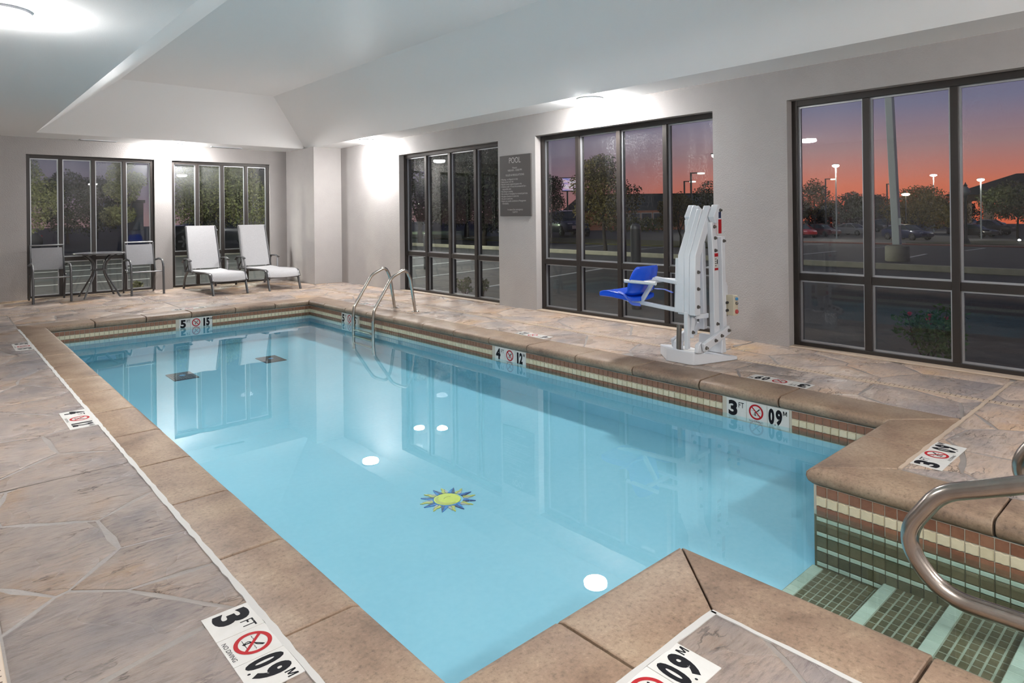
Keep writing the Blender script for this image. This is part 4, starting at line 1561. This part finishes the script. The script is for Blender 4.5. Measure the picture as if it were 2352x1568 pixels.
def stripe(x0, y0, x1, y1, w=.11):
    d = Vector((x1 - x0, y1 - y0, 0)).normalized(); s = Vector((-d.y, d.x, 0)) * w / 2
    a = Vector((x0, y0, gz(x0, y0))); b = Vector((x1, y1, gz(x1, y1)))
    G().prism([a - s, b - s, b + s, a + s], (0, 0, .006)).build('parking_stripe', M['stripe'], gnd)
for y in (15.6, 17.9, 20.2, 22.5, 24.8):
    stripe(-6, y, 5.2, y + .0)
for k in range(9):
    stripe(21.9, -6 + 3.2 * k, 27.5, -6 + 3.2 * k + .9)
for k in range(7):
    stripe(34.0, -8 + 4.0 * k, 40.0, -8 + 4.0 * k + .6)
for k in range(5):
    stripe(8.2, 10.2 + 2.7 * k, 13.5, 10.2 + 2.7 * k + 1.2)
def curb(label, p0, p1, w=.16, h=.15):
    a = Vector((p0[0], p0[1], ZG)); b = Vector((p1[0], p1[1], ZG))
    d = (b - a).normalized(); s = Vector((-d.y, d.x, 0)) * w / 2
    o = G().prism([a - s, b - s, b + s, a + s], (0, 0, h)).build('curb', M['concrete'], None, bevel=.02)
    tag(o, label, 'curb')
curb('long pale concrete curb across the parking lot behind the right windows', (17.9, -30), (17.9, 60))
curb('pale concrete curb beside the road behind the back windows', (-30, 27.4), (14, 27.4))
def slab(name, x0, x1, y0, y1, h, m):
    return struct(G().box(x0, x1, y0, y1, ZG, ZG + h).build(name, m))
slab('sidewalk', -8, 2.2, YW + .9, 14.9, .03, M['walk'])
drape('lawn_strip', 24.0, 28.5, 14.5, 70, .06, M['grass'])
drape('red_sidewalk', 43.5, 46.0, -20, 20.5, .07, M['redwalk'])
drape('lawn_bank', 46.0, 66.0, -20, 14.0, .10, M['grass'])
slab('lawn_verge', -20, 13, 28.0, 30.5, .06, M['grass'])

# leaves: one crown mesh of many small blades
def crown_mesh(name, blobs, nleaf, leaf, m, seed):
    r = np.random.default_rng(seed)
    w = np.array([b[3] ** 2.2 for b in blobs]); w /= w.sum()
    idx = r.choice(len(blobs), nleaf, p=w)
    B = np.array([(b[0], b[1], b[2]) for b in blobs])[idx]
    Rr = np.array([b[3] for b in blobs])[idx]
    d = r.normal(size=(nleaf, 3)); d /= np.linalg.norm(d, axis=1)[:, None]
    rad = Rr * r.uniform(.35, 1.08, nleaf) ** .6
    P = B + d * rad[:, None] * np.array([1, 1, .9])
    u = r.normal(size=(nleaf, 3)); u /= np.linalg.norm(u, axis=1)[:, None]
    v = np.cross(u, r.normal(size=(nleaf, 3))); v /= np.linalg.norm(v, axis=1)[:, None]
    s = leaf * r.uniform(.6, 1.3, nleaf)[:, None]
    V = np.stack([P - u * s, P + v * s * .5, P + u * s, P - v * s * .5], 1).reshape(-1, 3)
    me = bpy.data.meshes.new(name)
    me.vertices.add(4 * nleaf); me.loops.add(4 * nleaf); me.polygons.add(nleaf)
    me.vertices.foreach_set("co", V.ravel().astype(np.float32)); me.loops.foreach_set("vertex_index", np.arange(4 * nleaf, dtype=np.int32))
    me.polygons.foreach_set("loop_start", np.arange(0, 4 * nleaf, 4, dtype=np.int32)); me.update(calc_edges=True)
    me.materials.append(m)
    return me
def tree(label, x, y, h, r, leaf, seed, nl=2600, trunk=.5, group=None, lean=0, ls=.11):
    """h: height of the crown top above ground; r: crown radius"""
    z0 = gz(x, y)
    h += ZG - z0
    t = thing('tree', label, 'tree', (x, y, z0))
    q = random.Random(seed)
    th = h * trunk * .55
    G().tube([(0, 0, 0), (q.uniform(-.05, .05), q.uniform(-.05, .05), th * .6), (q.uniform(-.1, .1), q.uniform(-.1, .1), th), (0, 0, h * .75)], [.035 * h * .6, .03 * h * .6, .025 * h * .5, .01], 8).build('trunk', M['bark'], t, 60, True)
    for k in range(4):
        a = k * PI / 2 + q.uniform(-.4, .4)
        G().tube([(0, 0, th * q.uniform(.8, 1.1)), (math.cos(a) * r * .35, math.sin(a) * r * .35, th + (h - th) * .35), (math.cos(a) * r * .7, math.sin(a) * r * .7, th + (h - th) * .55)], [.05 * h * .2, .03 * h * .2, .01], 6).build('branch', M['bark'], t, 60, True)
    blobs = []
    zc0 = th * .9
    for k in range(11):
        f = q.random()
        rr = r * (1.0 - abs(f - .4) * .9) * .75
        a = q.uniform(0, 2 * PI)
        br = r * q.uniform(.38, .55)
        zz = zc0 + br * .6 + f * max(.1, (h - zc0 - br * 1.5))
        blobs.append((math.cos(a) * rr, math.sin(a) * rr, zz, br))
    blobs.append((0, 0, h - r * .42, r * .45))
    blobs.append((0, 0, (h + zc0) / 2, r * .7))
    me = crown_mesh('foliage', blobs, nl, ls, leaf, seed)
    o = bpy.data.objects.new('foliage', me)
    COL.objects.link(o)
    o.parent = t
    stuff(o)
    return t
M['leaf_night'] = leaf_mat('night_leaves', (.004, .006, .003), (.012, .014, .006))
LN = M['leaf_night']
LG, LD, LA = M['leaf_green'], M['leaf_dark'], M['leaf_autumn']
tree('green lamp-lit tree at the left of the nearest right window', 87.2, 37.3, 5.85, 3.0, LA, 1, 5000, ls=.13)
tree('small dim tree just right of the lamp-lit tree outside', 105, 40, 4.5, 2.9, LD, 2, 3000, ls=.17)
tree('dark rounded tree beside the silver car outside', 119.4, 43.3, 4.5, 2.5, LD, 3, 3000, ls=.17)
tree('dark tree left of the white light pole outside', 132, 45, 4.8, 2.6, LD, 4, 3000, ls=.17)
tree('big dark shrubby tree right of the white light pole outside', 79.3, 22.9, 4.2, 3.3, LA, 5, 8000, .3, ls=.12)
tree('low dark tree beside the wide mullion of the nearest window', 98.0, 25.0, 3.9, 2.7, LA, 6, 5000, .3, ls=.13)
tree('broad dark tree before the pavilion at the right edge', 82.2, 14.9, 4.1, 3.4, LD, 7, 8000, .75, ls=.13)
tree('tall olive tree behind the second pane of the middle window', 20.2, 16.9, 3.9, 1.35, LA, 8, 10000, .5, ls=.055)
tree('small round tree behind the lift seat in the middle window', 24.1, 16.0, 2.4, 1.0, LA, 9, 6000, .6, ls=.05)
tree('slim dark tree at the left of the middle window', 28.6, 28.3, 3.9, 1.2, LD, 10, 6000, .5, ls=.06)
tree('thin dark tree seen above the lift through the middle window', 66.8, 40.8, 5.2, 1.6, LD, 11, 1800, .6, ls=.12)
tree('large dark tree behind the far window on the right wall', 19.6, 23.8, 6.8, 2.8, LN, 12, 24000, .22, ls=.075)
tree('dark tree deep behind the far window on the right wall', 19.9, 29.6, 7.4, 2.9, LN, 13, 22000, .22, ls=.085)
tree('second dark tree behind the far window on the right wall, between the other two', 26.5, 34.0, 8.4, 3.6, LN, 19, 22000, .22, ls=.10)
tree('large bright green tree behind the two lounge chairs', 9.3, 29.0, 4.7, 2.35, LG, 14, 26000, .5, ls=.055)
tree('bright yellow green tree at the left end of the left back window', 2.3, 28.8, 4.4, 1.35, LG, 15, 14000, .5, ls=.05)
tree('dark tree behind the left back window, left one of two', 6.4, 47.8, 4.6, 1.9, LD, 16, 8000, .3, ls=.075)
tree('dark tree behind the left back window, nearer the bistro table', 9.75, 58.7, 4.9, 2.0, LD, 17, 8000, .3, ls=.085)
tree('bright green tree behind the right pane of the left back window', 5.95, 30.0, 4.2, .8, LG, 18, 8000, .5, ls=.05)

# far dark thicket closing the view behind the cars
for k, (x, y, lab) in enumerate(((132, 55.8, 'dark far thicket behind the red cars'), (153.4, 56.6, 'dark far thicket behind the silver car'),
                                 (142.6, 46.5, 'dark far thicket left of the white light pole'), (165.5, 46.9, 'dark far thicket right of the white light pole'),
                                 (153, 37.3, 'dark far thicket behind the broad window mullion'))):
    t = thing('thicket', lab, 'bushes', (x, y, gz(x, y)), 0, 'far thickets behind the parking lot')
    q = random.Random(70 + k)
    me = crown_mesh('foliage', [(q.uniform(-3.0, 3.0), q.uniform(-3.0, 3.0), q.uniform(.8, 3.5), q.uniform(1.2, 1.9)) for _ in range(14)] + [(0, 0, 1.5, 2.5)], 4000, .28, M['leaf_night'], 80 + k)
    o = bpy.data.objects.new('foliage', me)
    COL.objects.link(o); o.parent = t; stuff(o)
    G().tube([(0, 0, 0), (.1, 0, 3)], [.12, .05], 6).build('stem', M['bark'], t, 60, True)
# shrubs by the wall
def shrub(label, x, y, r, h, leaf, seed, flowers=0, nl=900, nm='shrub'):
    t = thing(nm, label, 'shrub', (x, y, ZG))
    q = random.Random(seed)
    blobs = [(q.uniform(-r, r) * .6, q.uniform(-r, r) * .6, h * q.uniform(.3, .8), r * q.uniform(.35, .55)) for _ in range(6)]
    g = G()
    for b in blobs:
        g.tube([(b[0] * .2, b[1] * .2, 0), (b[0] * .7, b[1] * .7, b[2] * .6), (b[0], b[1], b[2] + b[3] * .6)], [.008, .006, .003], 5)
    g.build('stem', M['bark'], t, 60, True)
    o = bpy.data.objects.new('foliage', crown_mesh('foliage', blobs, nl, .028, leaf, seed))
    COL.objects.link(o); o.parent = t; stuff(o)
    for k in range(flowers):
        b = blobs[k % 6]
        a = q.uniform(0, 6.28)
        G().lathe([(.004, -.02), (.02, -.005), (.022, .012), (.01, .02)], (b[0] + math.cos(a) * b[3] * .6, b[1] + math.sin(a) * b[3] * .6, b[2] + b[3] * .75), 8).build('flower', M['petal'], t, 60, True)
shrub('red rose bush outside the nearest right window', 7.3, 2.05, .40, .56, M['rose'], 31, 6, 1200, 'rose_bush')
shrub('low dark shrub outside the first pane of the far right window', 7.3, 9.45, .16, .34, M['rose'], 32, 0, 400)
shrub('low dark shrub outside the second pane of the far right window', 7.3, 8.9, .17, .36, M['rose'], 33, 0, 400)
shrub('wide dark shrub outside the last pane of the far right window', 7.25, 7.65, .30, .42, M['rose'], 34, 0, 800)
shrub('small shrub outside the left corner of the left back window', 1.0, 14.3, .18, .40, LG, 35, 0, 500)
shrub('small shrub outside behind the right armchair', 3.05, 14.2, .14, .26, LG, 36, 0, 400)
# hedge by the storefront
h_ = thing('hedge', 'clipped green hedge before the orange storefront wall', 'hedge', (34.5, 26.4, ZG))
o = bpy.data.objects.new('foliage', crown_mesh('foliage', [(-1.2 + .6 * k, .9 - .45 * k, .75, .55) for k in range(5)], 1500, .08, LG, 40))
COL.objects.link(o); o.parent = h_; stuff(o)

# ------------------------------------------------------------------ light poles
def lot_pole(label, x, y, h, lampm, rad=.16, pole=M['polewhite'], pr=.07, light=0, col=(1, .93, .82)):
    h += ZG - gz(x, y)
    t = thing('light_pole', label, 'street lamp', (x, y, gz(x, y)))
    G().tube([(0, 0, 0), (0, 0, h)], [pr, pr * .7], 8).build('pole', pole, t, 60, True)
    G().box(-.22, .22, -.22, .22, h, h + .08).build('lamp_housing', M['poledark'], t, None, True)
    G().lathe([(rad * .5, h - .22), (rad, h - .13), (rad, h - .05), (rad * .6, h)], (0, 0, 0), 12).build('lamp_globe', lampm, t, 60, True)
    if light:
        ld = bpy.data.lights.new('lot_light', 'POINT')
        ld.energy = light; ld.color = col; ld.shadow_soft_size = .2
        lo = bpy.data.objects.new('lamp_light', ld)
        COL.objects.link(lo); lo.parent = t; lo.location = (0, 0, h - .45)
lot_pole('bright lot lamp on a white pole in the nearest window, left of the big pole', 64.4, 25.5, 5.9, M['lotlamp'], .3, light=1600)
lot_pole('bright lot lamp above the dark trees right of the big white pole', 103.5, 28.0, 6.4, M['lotlamp'], .42, light=1200)
lot_pole('bright lot lamp beside the pavilion roof', 77.0, 16.8, 4.5, M['lotlamp'], .3, light=300)
lot_pole('warm low lamp close right of the big white pole', 73.7, 22.4, 3.2, M['warmlamp'], .36, M['poledark'])
lot_pole('bright lot lamp at the right edge of the middle window', 40.6, 24.1, 5.5, M['lotlamp'], .22, light=1000)
lot_pole('small green lit lamp low behind the far right window', 33.7, 50.4, 2.6, M['greenlamp'], .22, M['poledark'], light=250, col=(.75, 1, .5))
def arm_pole(label, x, y, h, lm):
    h += ZG - gz(x, y)
    t = thing('street_lamp', label, 'street lamp', (x, y, gz(x, y)))
    G().tube([(0, 0, 0), (0, 0, h)], .09, 8).build('pole', M['poledark'], t, 60, True)
    G().bar((0, 0, h - .05), (.5, -.55, h - .05), .1, .1).build('arm', M['poledark'], t, None, True)
    G().box(.35, .85, -.9, -.45, h - .16, h - .03).build('lamp_head', lm, t, None, True)
arm_pole('dark street lamp with a short arm above the lamp-lit tree', 82.0, 33.7, 5.5, M['dimlamp'])
arm_pole('dark street lamp with a short arm left of the big white pole', 87.7, 28.7, 4.8, M['dimlamp'])
arm_pole('dark street lamp with a green-lit head in the middle window', 52.4, 33.6, 5.2, M['dimlamp'])
arm_pole('distant dark street lamp behind the lift in the middle window', 62.0, 40.6, 5.0, M['dimlamp'])
# the big white pole on its concrete pedestal
bp_ = thing('light_pole', 'tall white square light pole on a round concrete pedestal', 'street lamp', (21.0, 6.62, ZG))
G().lathe([(.30, 0), (.315, .02), (.315, .40), (.30, .44), (.26, .45)], (0, 0, 0), 28).build('pedestal', M['concrete'], bp_, 40, True)
G().box(-.17, .17, -.17, .17, .45, .475).build('base_plate', M['bolt'], bp_, None, True)
G().bar((0, 0, .475), (-.155, .165, 6.2), .2, .2, (1, 0, 0)).build('pole', M['polewhite'], bp_, None, True, bevel=.02)
G().box(-.11, -.10, -.14, .0, 1.05, 1.25).build('hand_hole_cover', M['polewhite'], bp_, None, True)
# twin flood pole seen only in the water's mirror
tf = thing('flood_light_pole', 'tall twin flood lamp pole outside, mirrored in the pool water', 'street lamp', (14.5, 20.9, ZG))
G().tube([(0, 0, 0), (0, 0, 6.8)], [.08, .06], 8).build('pole', M['poledark'], tf, 60, True)
G().bar((-.40, .30, 6.75), (.30, -.45, 6.75), .06, .06).build('cross_arm', M['poledark'], tf, None, True)
for dx, dy in ((-.40, .30), (.22, -.34)):
    hd = G().box(dx - .2, dx + .2, dy - .2, dy + .2, 6.64, 6.8).build('flood_head', M['poledark'], tf, None, True)
    G().lathe([(.19, 6.64), (.19, 6.58), (.1, 6.54)], (dx, dy, 0), 12).build('flood_lens', M['flood'], hd, 60, True)
# lamp behind the back windows lighting the green trees
lot_pole('lot lamp lighting the trees left of the back windows', -3.0, 22.5, 5.0, M['lotlamp'], .2, light=3000, col=(1, .95, .75))
lot_pole('lot lamp hidden by the back wall lighting the tree behind the loungers', 9.8, 21.0, 5.6, M['lotlamp'], .2, light=2500, col=(.95, 1, .85))
# unseen wall lamps added on the outer back wall to brighten the ground outside
for wx_, lab in ((2.2, 'added unseen outdoor wall lamp above the left back window'), (4.4, 'added unseen outdoor wall lamp above the right back window')):
    wt = thing('added_wall_lamp', lab, 'lamp', (wx_, YW + .26, 3.2))
    G().box(wx_ - .14, wx_ + .14, YW + .26, YW + .40, 3.12, 3.34).build('housing', M['poledark'], wt, None, bevel=.01)
    G().box(wx_ - .12, wx_ + .12, YW + .28, YW + .40, 3.10, 3.12).build('lens', M['lotlamp'], wt)
    ld = bpy.data.lights.new('added_wall_lamp_light', 'POINT')
    ld.energy = 260; ld.color = (1, .96, .88); ld.shadow_soft_size = .1
    lo = bpy.data.objects.new('lamp_light', ld)
    COL.objects.link(lo); lo.parent = wt; lo.location = (0, .35, -.2)
# lantern
ln = thing('street_lantern', 'black lantern post with an acorn globe before the pavilion', 'street lamp', (47.5, 11.15, gz(47.5, 11.15)))
ln.scale = (1.25, 1.25, 1.22)
G().lathe([(.22, 0), (.2, .1), (.1, .35), (.06, .5), (.055, 2.35), (.09, 2.4), (.09, 2.5)], (0, 0, 0), 14).build('post', M['poledark'], ln, 40, True)
G().lathe([(.1, 2.5), (.2, 2.62), (.21, 2.72), (.12, 2.9), (.06, 2.96)], (0, 0, 0), 14).build('globe', mat('lantern_glass', (.35, .38, .36), .2), ln, 60, True)
G().lathe([(.08, 2.96), (.1, 3.0), (.03, 3.1), (.01, 3.18)], (0, 0, 0), 12).build('finial', M['poledark'], ln, 60, True)
sp = thing('ground_spotlight', 'small bright ground spotlight on the grass at the right edge', 'lamp', (57.4, 10.3, gz(57.4, 10.3) + .1))
G().box(-.1, .1, -.1, .1, 0, .12).build('body', M['poledark'], sp, None, True)
G().lathe([(.07, .12), (.09, .17), (.05, .22)], (0, 0, 0), 12).build('lens', M['lotlamp'], sp, 60, True)
# bollards
def bollard(label, x, y, h, r):
    t = thing('bollard', label, 'bollard', (x, y, ZG))
    G().lathe([(r, 0), (r, h - .08)], (0, 0, 0), 18).build('shaft', M['poledark'], t, 50, True)
    G().lathe([(r * 1.02, h - .08), (r * .98, h - .04), (r * .7, h - .01), (r * .2, h)], (0, 0, 0), 18).build('dome_cap', M['charcoal'], t, 60, True)
bollard('dark round-topped bollard outside the middle window', 8.1, 6.18, 1.31, .078)
bollard('short dark bollard outside the far right window', 10.2, 14.9, 1.0, .07)

# ------------------------------------------------------------------ cars (nose towards +x)
PAINT = {}
def paint(c):
    if c not in PAINT:
        PAINT[c] = mat('car_paint_%d' % len(PAINT), c, .3, .2, coat=.8)
    return PAINT[c]
def car(label, x, y, rz, col, kind='sedan', s=1.0):
    t = thing('car', label, 'car', (x, y, gz(x, y)), rz)
    t.scale = (s, s, s)
    if kind == 'sedan':
        st = [(-2.3, .45, .78, .72), (-2.15, .30, .95, .84), (-1.3, .22, .98, .90), (0, .2, .95, .91), (1.0, .2, .92, .90), (1.9, .25, .80, .84), (2.25, .38, .62, .68)]
        gh = [(-1.85, .97, .97, .66), (-1.05, 1.38, .95, .60), (-.3, 1.44, .94, .60), (.35, 1.40, .93, .60), (1.15, .93, .92, .66)]
        wx = (-1.38, 1.40); wr = .33
    elif kind == 'suv':
        st = [(-2.3, .5, 1.0, .80), (-2.2, .35, 1.1, .90), (-1.3, .28, 1.1, .94), (0, .26, 1.08, .95), (1.0, .28, 1.06, .94), (2.0, .32, .98, .88), (2.3, .5, .8, .76)]
        gh = [(-2.15, 1.1, 1.1, .74), (-1.9, 1.68, 1.08, .68), (-.3, 1.74, 1.06, .68), (.4, 1.68, 1.05, .68), (1.2, 1.08, 1.04, .72)]
        wx = (-1.4, 1.42); wr = .38
    else:
        st = [(-2.8, .6, 1.05, .86), (-2.7, .45, 1.08, .94), (-1.3, .4, 1.08, .96), (0, .38, 1.1, .97), (1.2, .4, 1.16, .96), (2.4, .42, 1.12, .93), (2.7, .5, 1.0, .84)]
        gh = [(-.75, 1.1, 1.1, .76), (-.55, 1.72, 1.1, .70), (.3, 1.78, 1.1, .70), (.75, 1.72, 1.12, .70), (1.45, 1.17, 1.15, .74)]
        wx = (-1.7, 1.75); wr = .42
    rows = []
    for (u, zb, zt, hw) in st:
        rows.append([(u, -hw * .93, zb), (u, -hw, zb + (zt - zb) * .35), (u, -hw * .985, zb + (zt - zb) * .8), (u, -hw * .90, zt), (u, 0, zt + .03),
                     (u, hw * .90, zt), (u, hw * .985, zb + (zt - zb) * .8), (u, hw, zb + (zt - zb) * .35), (u, hw * .93, zb)])
    g = G().grid(rows)
    k = len(st); nb = 9
    g.add(rows[0], [tuple(range(nb))]); g.add(rows[-1], [tuple(range(nb - 1, -1, -1))])
    g.add([rows[i][0] for i in range(k)] + [rows[i][8] for i in range(k)], [(i + 1, i, k + i, k + i + 1) for i in range(k - 1)])
    g.build('body', paint(col), t, 45, True)
    rows = []
    for (u, zt, zb, hw) in gh:
        b = .80
        rows.append([(u, -hw * 1.28, min(zb, zt) - .02), (u, -hw * 1.02, zt - .05), (u, -hw * .7, zt), (u, hw * .7, zt), (u, hw * 1.02, zt - .05), (u, hw * 1.28, min(zb, zt) - .02)])
    g = G().grid(rows)
    g.build('window_glass', M['carglass'], t, 40, True)
    # roof skin and pillars
    g = G()
    rr = rows[1:-1]
    g.grid([[(p[0], p[1], p[2] + .012) for p in r[1:5]] for r in rr])
    for r0, r1 in ((rows[0], rows[1]), (rows[-1], rows[-2])):
        for a in (1, 4):
            b_ = 0 if a == 1 else 5
            g.tube([r0[b_], r1[a]], .035, 6)
    for a, b_ in ((1, 0), (4, 5)):
        g.tube([rows[2][b_], rows[2][a]], .035, 6)
    g.build('roof', paint(col), t, 40, True)
    hwd = st[3][3]
    for u in wx:
        for sy in (-1, 1):
            wg_ = G().lathe([(wr * .75, -.11), (wr, -.09), (wr, .09), (wr * .75, .11)], (u, sy * (hwd - .08), wr), 20, 'y').build('wheel', M['tyre'], t, 40, True)
            rg = G()
            for q5 in range(5):
                a5 = q5 * 2 * PI / 5
                cx5, cz5 = u, wr
                for y5 in (-.118, .104):
                    yb = sy * (hwd - .08) + y5
                    rg.bar((cx5, yb + .007, cz5), (cx5 + math.cos(a5) * wr * .66, yb + .007, cz5 + math.sin(a5) * wr * .66), .014, wr * .22, (-math.sin(a5), 0, math.cos(a5)))
            rg.build('rim', M['rim'], wg_, None, True)
    f = st[-2]; r_ = st[1]
    for sy in (-1, 1):
        G().box(f[0] - .02, f[0] + .22, sy * f[3] * .62 - .17, sy * f[3] * .62 + .17, f[2] - .2, f[2] - .07).build('head_lamp', M['lens_clear'], t, None, True, bevel=.02)
        G().box(r_[0] - .13, r_[0] + .05, sy * r_[3] * .66 - .14, sy * r_[3] * .66 + .14, r_[2] - .28, r_[2] - .1).build('tail_lamp', M['lens_red'], t, None, True, bevel=.02)
    if kind != 'sedan':
        G().box(st[-1][0] - .06, st[-1][0] + .03, -.45, .45, st[-1][2] - .28, st[-1][2] - .04).build('grille', M['chrome'], t, None, True, bevel=.02)
    return t
H1 = math.atan2(-.87, -.48)
car('dark blue sedan parked behind the white light pole', 67.1, 20.3, H1, (.008, .014, .06))
car('silver sedan parked in the nearest right window', 84.6, 31.6, H1 + .15, (.28, .29, .3))
car('bright red car at the left edge of the nearest right window', 69.75, 31.4, H1 - .15, (.30, .01, .012))
car('dark red sedan beside the bright red car', 76.6, 32.0, H1 + .1, (.07, .006, .008))
car('dark SUV behind the mullion left of the white pole', 99.6, 34.2, H1, (.02, .02, .024), 'suv')
car('dark maroon SUV close left of the white pole', 112.0, 36.5, H1, (.05, .02, .018), 'suv')
car('dark pickup truck with a chrome grille before the pavilion', 92.0, 19.6, H1 + .35, (.012, .012, .014), 'pickup')
car('dark low car in front of the pickup truck', 84.0, 19.1, H1 + .2, (.01, .01, .012))
car('small white van far away under the pavilion', 140.4, 32.5, H1, (.5, .5, .52), 'suv', .9)
car('white car far away right of the pavilion column', 136, 28.3, H1, (.5, .5, .52), 'sedan')
car('dark blue van behind the first pane of the middle window', 32.6, 30.6, H1, (.012, .03, .07), 'suv')
car('dark truck behind the left lounge chair', 10.6, 33.5, PI, (.02, .025, .035), 'pickup')
car('dark car behind the left armchair', 1.3, 34.0, PI, (.02, .022, .03))

# ------------------------------------------------------------------ buildings
bA = thing('store_building', 'long blue-grey store building far behind the middle window', 'building', (70, 46, ZG))
G().prism([(60.5, 53.2, ZG - .6), (75, 40, ZG - .6), (79, 44, ZG - .6), (64.5, 57.2, ZG - .6)], (0, 0, 4.35)).build('wall', M['sidebld'], bA)
G().prism([(60.3, 53.0, ZG + 3.75), (75, 39.8, ZG + 3.75), (79.2, 44, ZG + 3.75), (64.5, 57.4, ZG + 3.75)], (0, 0, .15)).build('parapet', M['roofdark'], bA)
bB = thing('storefront', 'small orange storefront with a dark hipped roof and glass front', 'building', (48, 36.2, ZG))
A0, A1 = Vector((43.6, 40.6, ZG)), Vector((50.7, 33.3, ZG))
dB = (A1 - A0).normalized(); nB = Vector((-dB.y, dB.x, 0)) * -1
bk = Vector((.72, .69, 0)) * 5
def quad(p, q, z0, z1, out, th):
    P = [Vector((p.x, p.y, z0)), Vector((q.x, q.y, z0)), Vector((q.x, q.y, z1)), Vector((p.x, p.y, z1))]
    n_ = Vector((-.72, -.69, 0))
    return G().prism([v + n_ * out for v in P], n_ * th)
G().prism([A0, A1, A1 + bk, A0 + bk], (0, 0, 1.75)).build('wall', M['orangewall'], bB)
zr = ZG + 1.75
e0, e1 = A0 - dB * .8 - bk * .15, A0 + dB * 4.6 - bk * .15
g = G()
rv = [e0, e1, e1 + bk * 1.3, e0 + bk * 1.3]
rv = [Vector((v.x, v.y, zr)) for v in rv] + [Vector(((e0 + dB * 1.6 + bk * .6).x, (e0 + dB * 1.6 + bk * .6).y, zr + 1.35)), Vector(((e1 - dB * 1.6 + bk * .6).x, (e1 - dB * 1.6 + bk * .6).y, zr + 1.35))]
g.add(rv, [(0, 1, 5, 4), (1, 2, 5), (2, 3, 4, 5), (3, 0, 4), (3, 2, 1, 0)])
g.build('roof', M['roofdark'], bB)
for k in range(5):
    p = A0 + dB * (4.3 + k * 1.05)
    fr = quad(p, p + dB * .98, ZG + .25, ZG + 1.55, .01, .05).build('window', M['charcoal2'], bB)
    quad(p + dB * .07, p + dB * .91, ZG + .32, ZG + 1.48, .07, .02).build('pane', mat('store_glass', (.03, .045, .06), .1), fr)
pv = thing('pavilion', 'tan stone pavilion with a dark hipped roof at the right edge', 'pavilion', (114, 22, gz(114, 22)))
ex = Vector((.30, -.95, 0)); ey = Vector((.95, .30, 0))
O = Vector((108.0, 26.4, 0))
PG = gz(110, 24)
def loc(a, b, z):
    return O + ex * a * 1.6 + ey * b * 1.6 + Vector((0, 0, z))
for a in (.4, 2.0, 8.0, 9.6):
    G().prism([loc(a, .2, PG), loc(a + .7, .2, PG), loc(a + .7, 1.1, PG), loc(a, 1.1, PG)], (0, 0, 2.7 - PG)).build('column', M['tanwall'], pv)
G().prism([loc(0, 0, 2.65), loc(11, 0, 2.65), loc(11, 6, 2.65), loc(0, 6, 2.65)], (0, 0, .8)).build('beam', M['tanwall'], pv)
g = G()
rv = [loc(-.7, -.7, 3.45), loc(11.7, -.7, 3.45), loc(11.7, 6.7, 3.45), loc(-.7, 6.7, 3.45), loc(4.6, 3, 6.4), loc(6.4, 3, 6.4)]
g.add(rv, [(0, 1, 5, 4), (1, 2, 5), (2, 3, 4, 5), (3, 0, 4), (3, 2, 1, 0)])
g.build('roof', M['roofdark'], pv)
bF = thing('warehouse', 'far low dark building on the horizon behind the left back window', 'building', (20, 103, ZG))
G().box(17.6, 22.5, 102, 108, ZG, 3.6).build('wall', M['sidebld'], bF)
G().box(17.4, 22.7, 101.8, 108.2, 3.6, 4.0).build('roof', M['roofdark'], bF)
bG = thing('house', 'dim grey house behind the right lounge chair', 'building', (14.5, 40, ZG))
G().box(13.2, 17.4, 38, 44, ZG, 3.1).build('wall', mat('house_wall', (.16, .15, .16), .8), bG)
G().add([(12.9, 37.7, 3.1), (17.7, 37.7, 3.1), (17.7, 44.3, 3.1), (12.9, 44.3, 3.1), (15, 41, 4.6), (16.2, 41, 4.6)],
        [(0, 1, 5, 4), (1, 2, 5), (2, 3, 4, 5), (3, 0, 4), (3, 2, 1, 0)]).build('roof', M['roofdark'], bG)
# lit sign board on its post
def led_mat():
    m = bpy.data.materials.new('led_screen')
    m.use_nodes = True
    nt = m.node_tree
    nt.nodes.clear()
    o = nt.nodes.new('ShaderNodeOutputMaterial')
    e = nt.nodes.new('ShaderNodeEmission')
    n = noise(nt, 1.0, 3, .6, wpos(nt, (1, 1, 4)))
    r = ramp(nt, n.outputs['Fac'], [(.35, (.25, .30, .75)), (.48, (.75, .45, .6)), (.6, (.85, .8, .9)), (.7, (.6, .25, .25))])
    nt.links.new(r.outputs[0], e.inputs[0])
    e.inputs[1].default_value = .75
    nt.links.new(e.outputs[0], o.inputs[0])
    return m
ls_ = thing('sign_board', 'glowing coloured roadside sign board in the middle window', 'sign', (40.5, 37.6, ZG))
for d in (.25, 1.1):
    G().tube([(40.0 + d, 38.0 - d * .9, ZG), (40.0 + d, 38.0 - d * .9, 3.3)], .07, 8).build('post', M['poledark'], ls_)
G().prism([(39.9, 38.1, 3.25), (40.95, 37.1, 3.25), (41.1, 37.25, 3.25), (40.05, 38.25, 3.25)], (0, 0, 1.2)).build('cabinet', M['poledark'], ls_)
G().prism([(39.86, 38.04, 3.33), (40.88, 37.07, 3.33), (40.88, 37.07, 4.37), (39.86, 38.04, 4.37)], (-.02, -.02, 0)).build('screen', led_mat(), ls_)
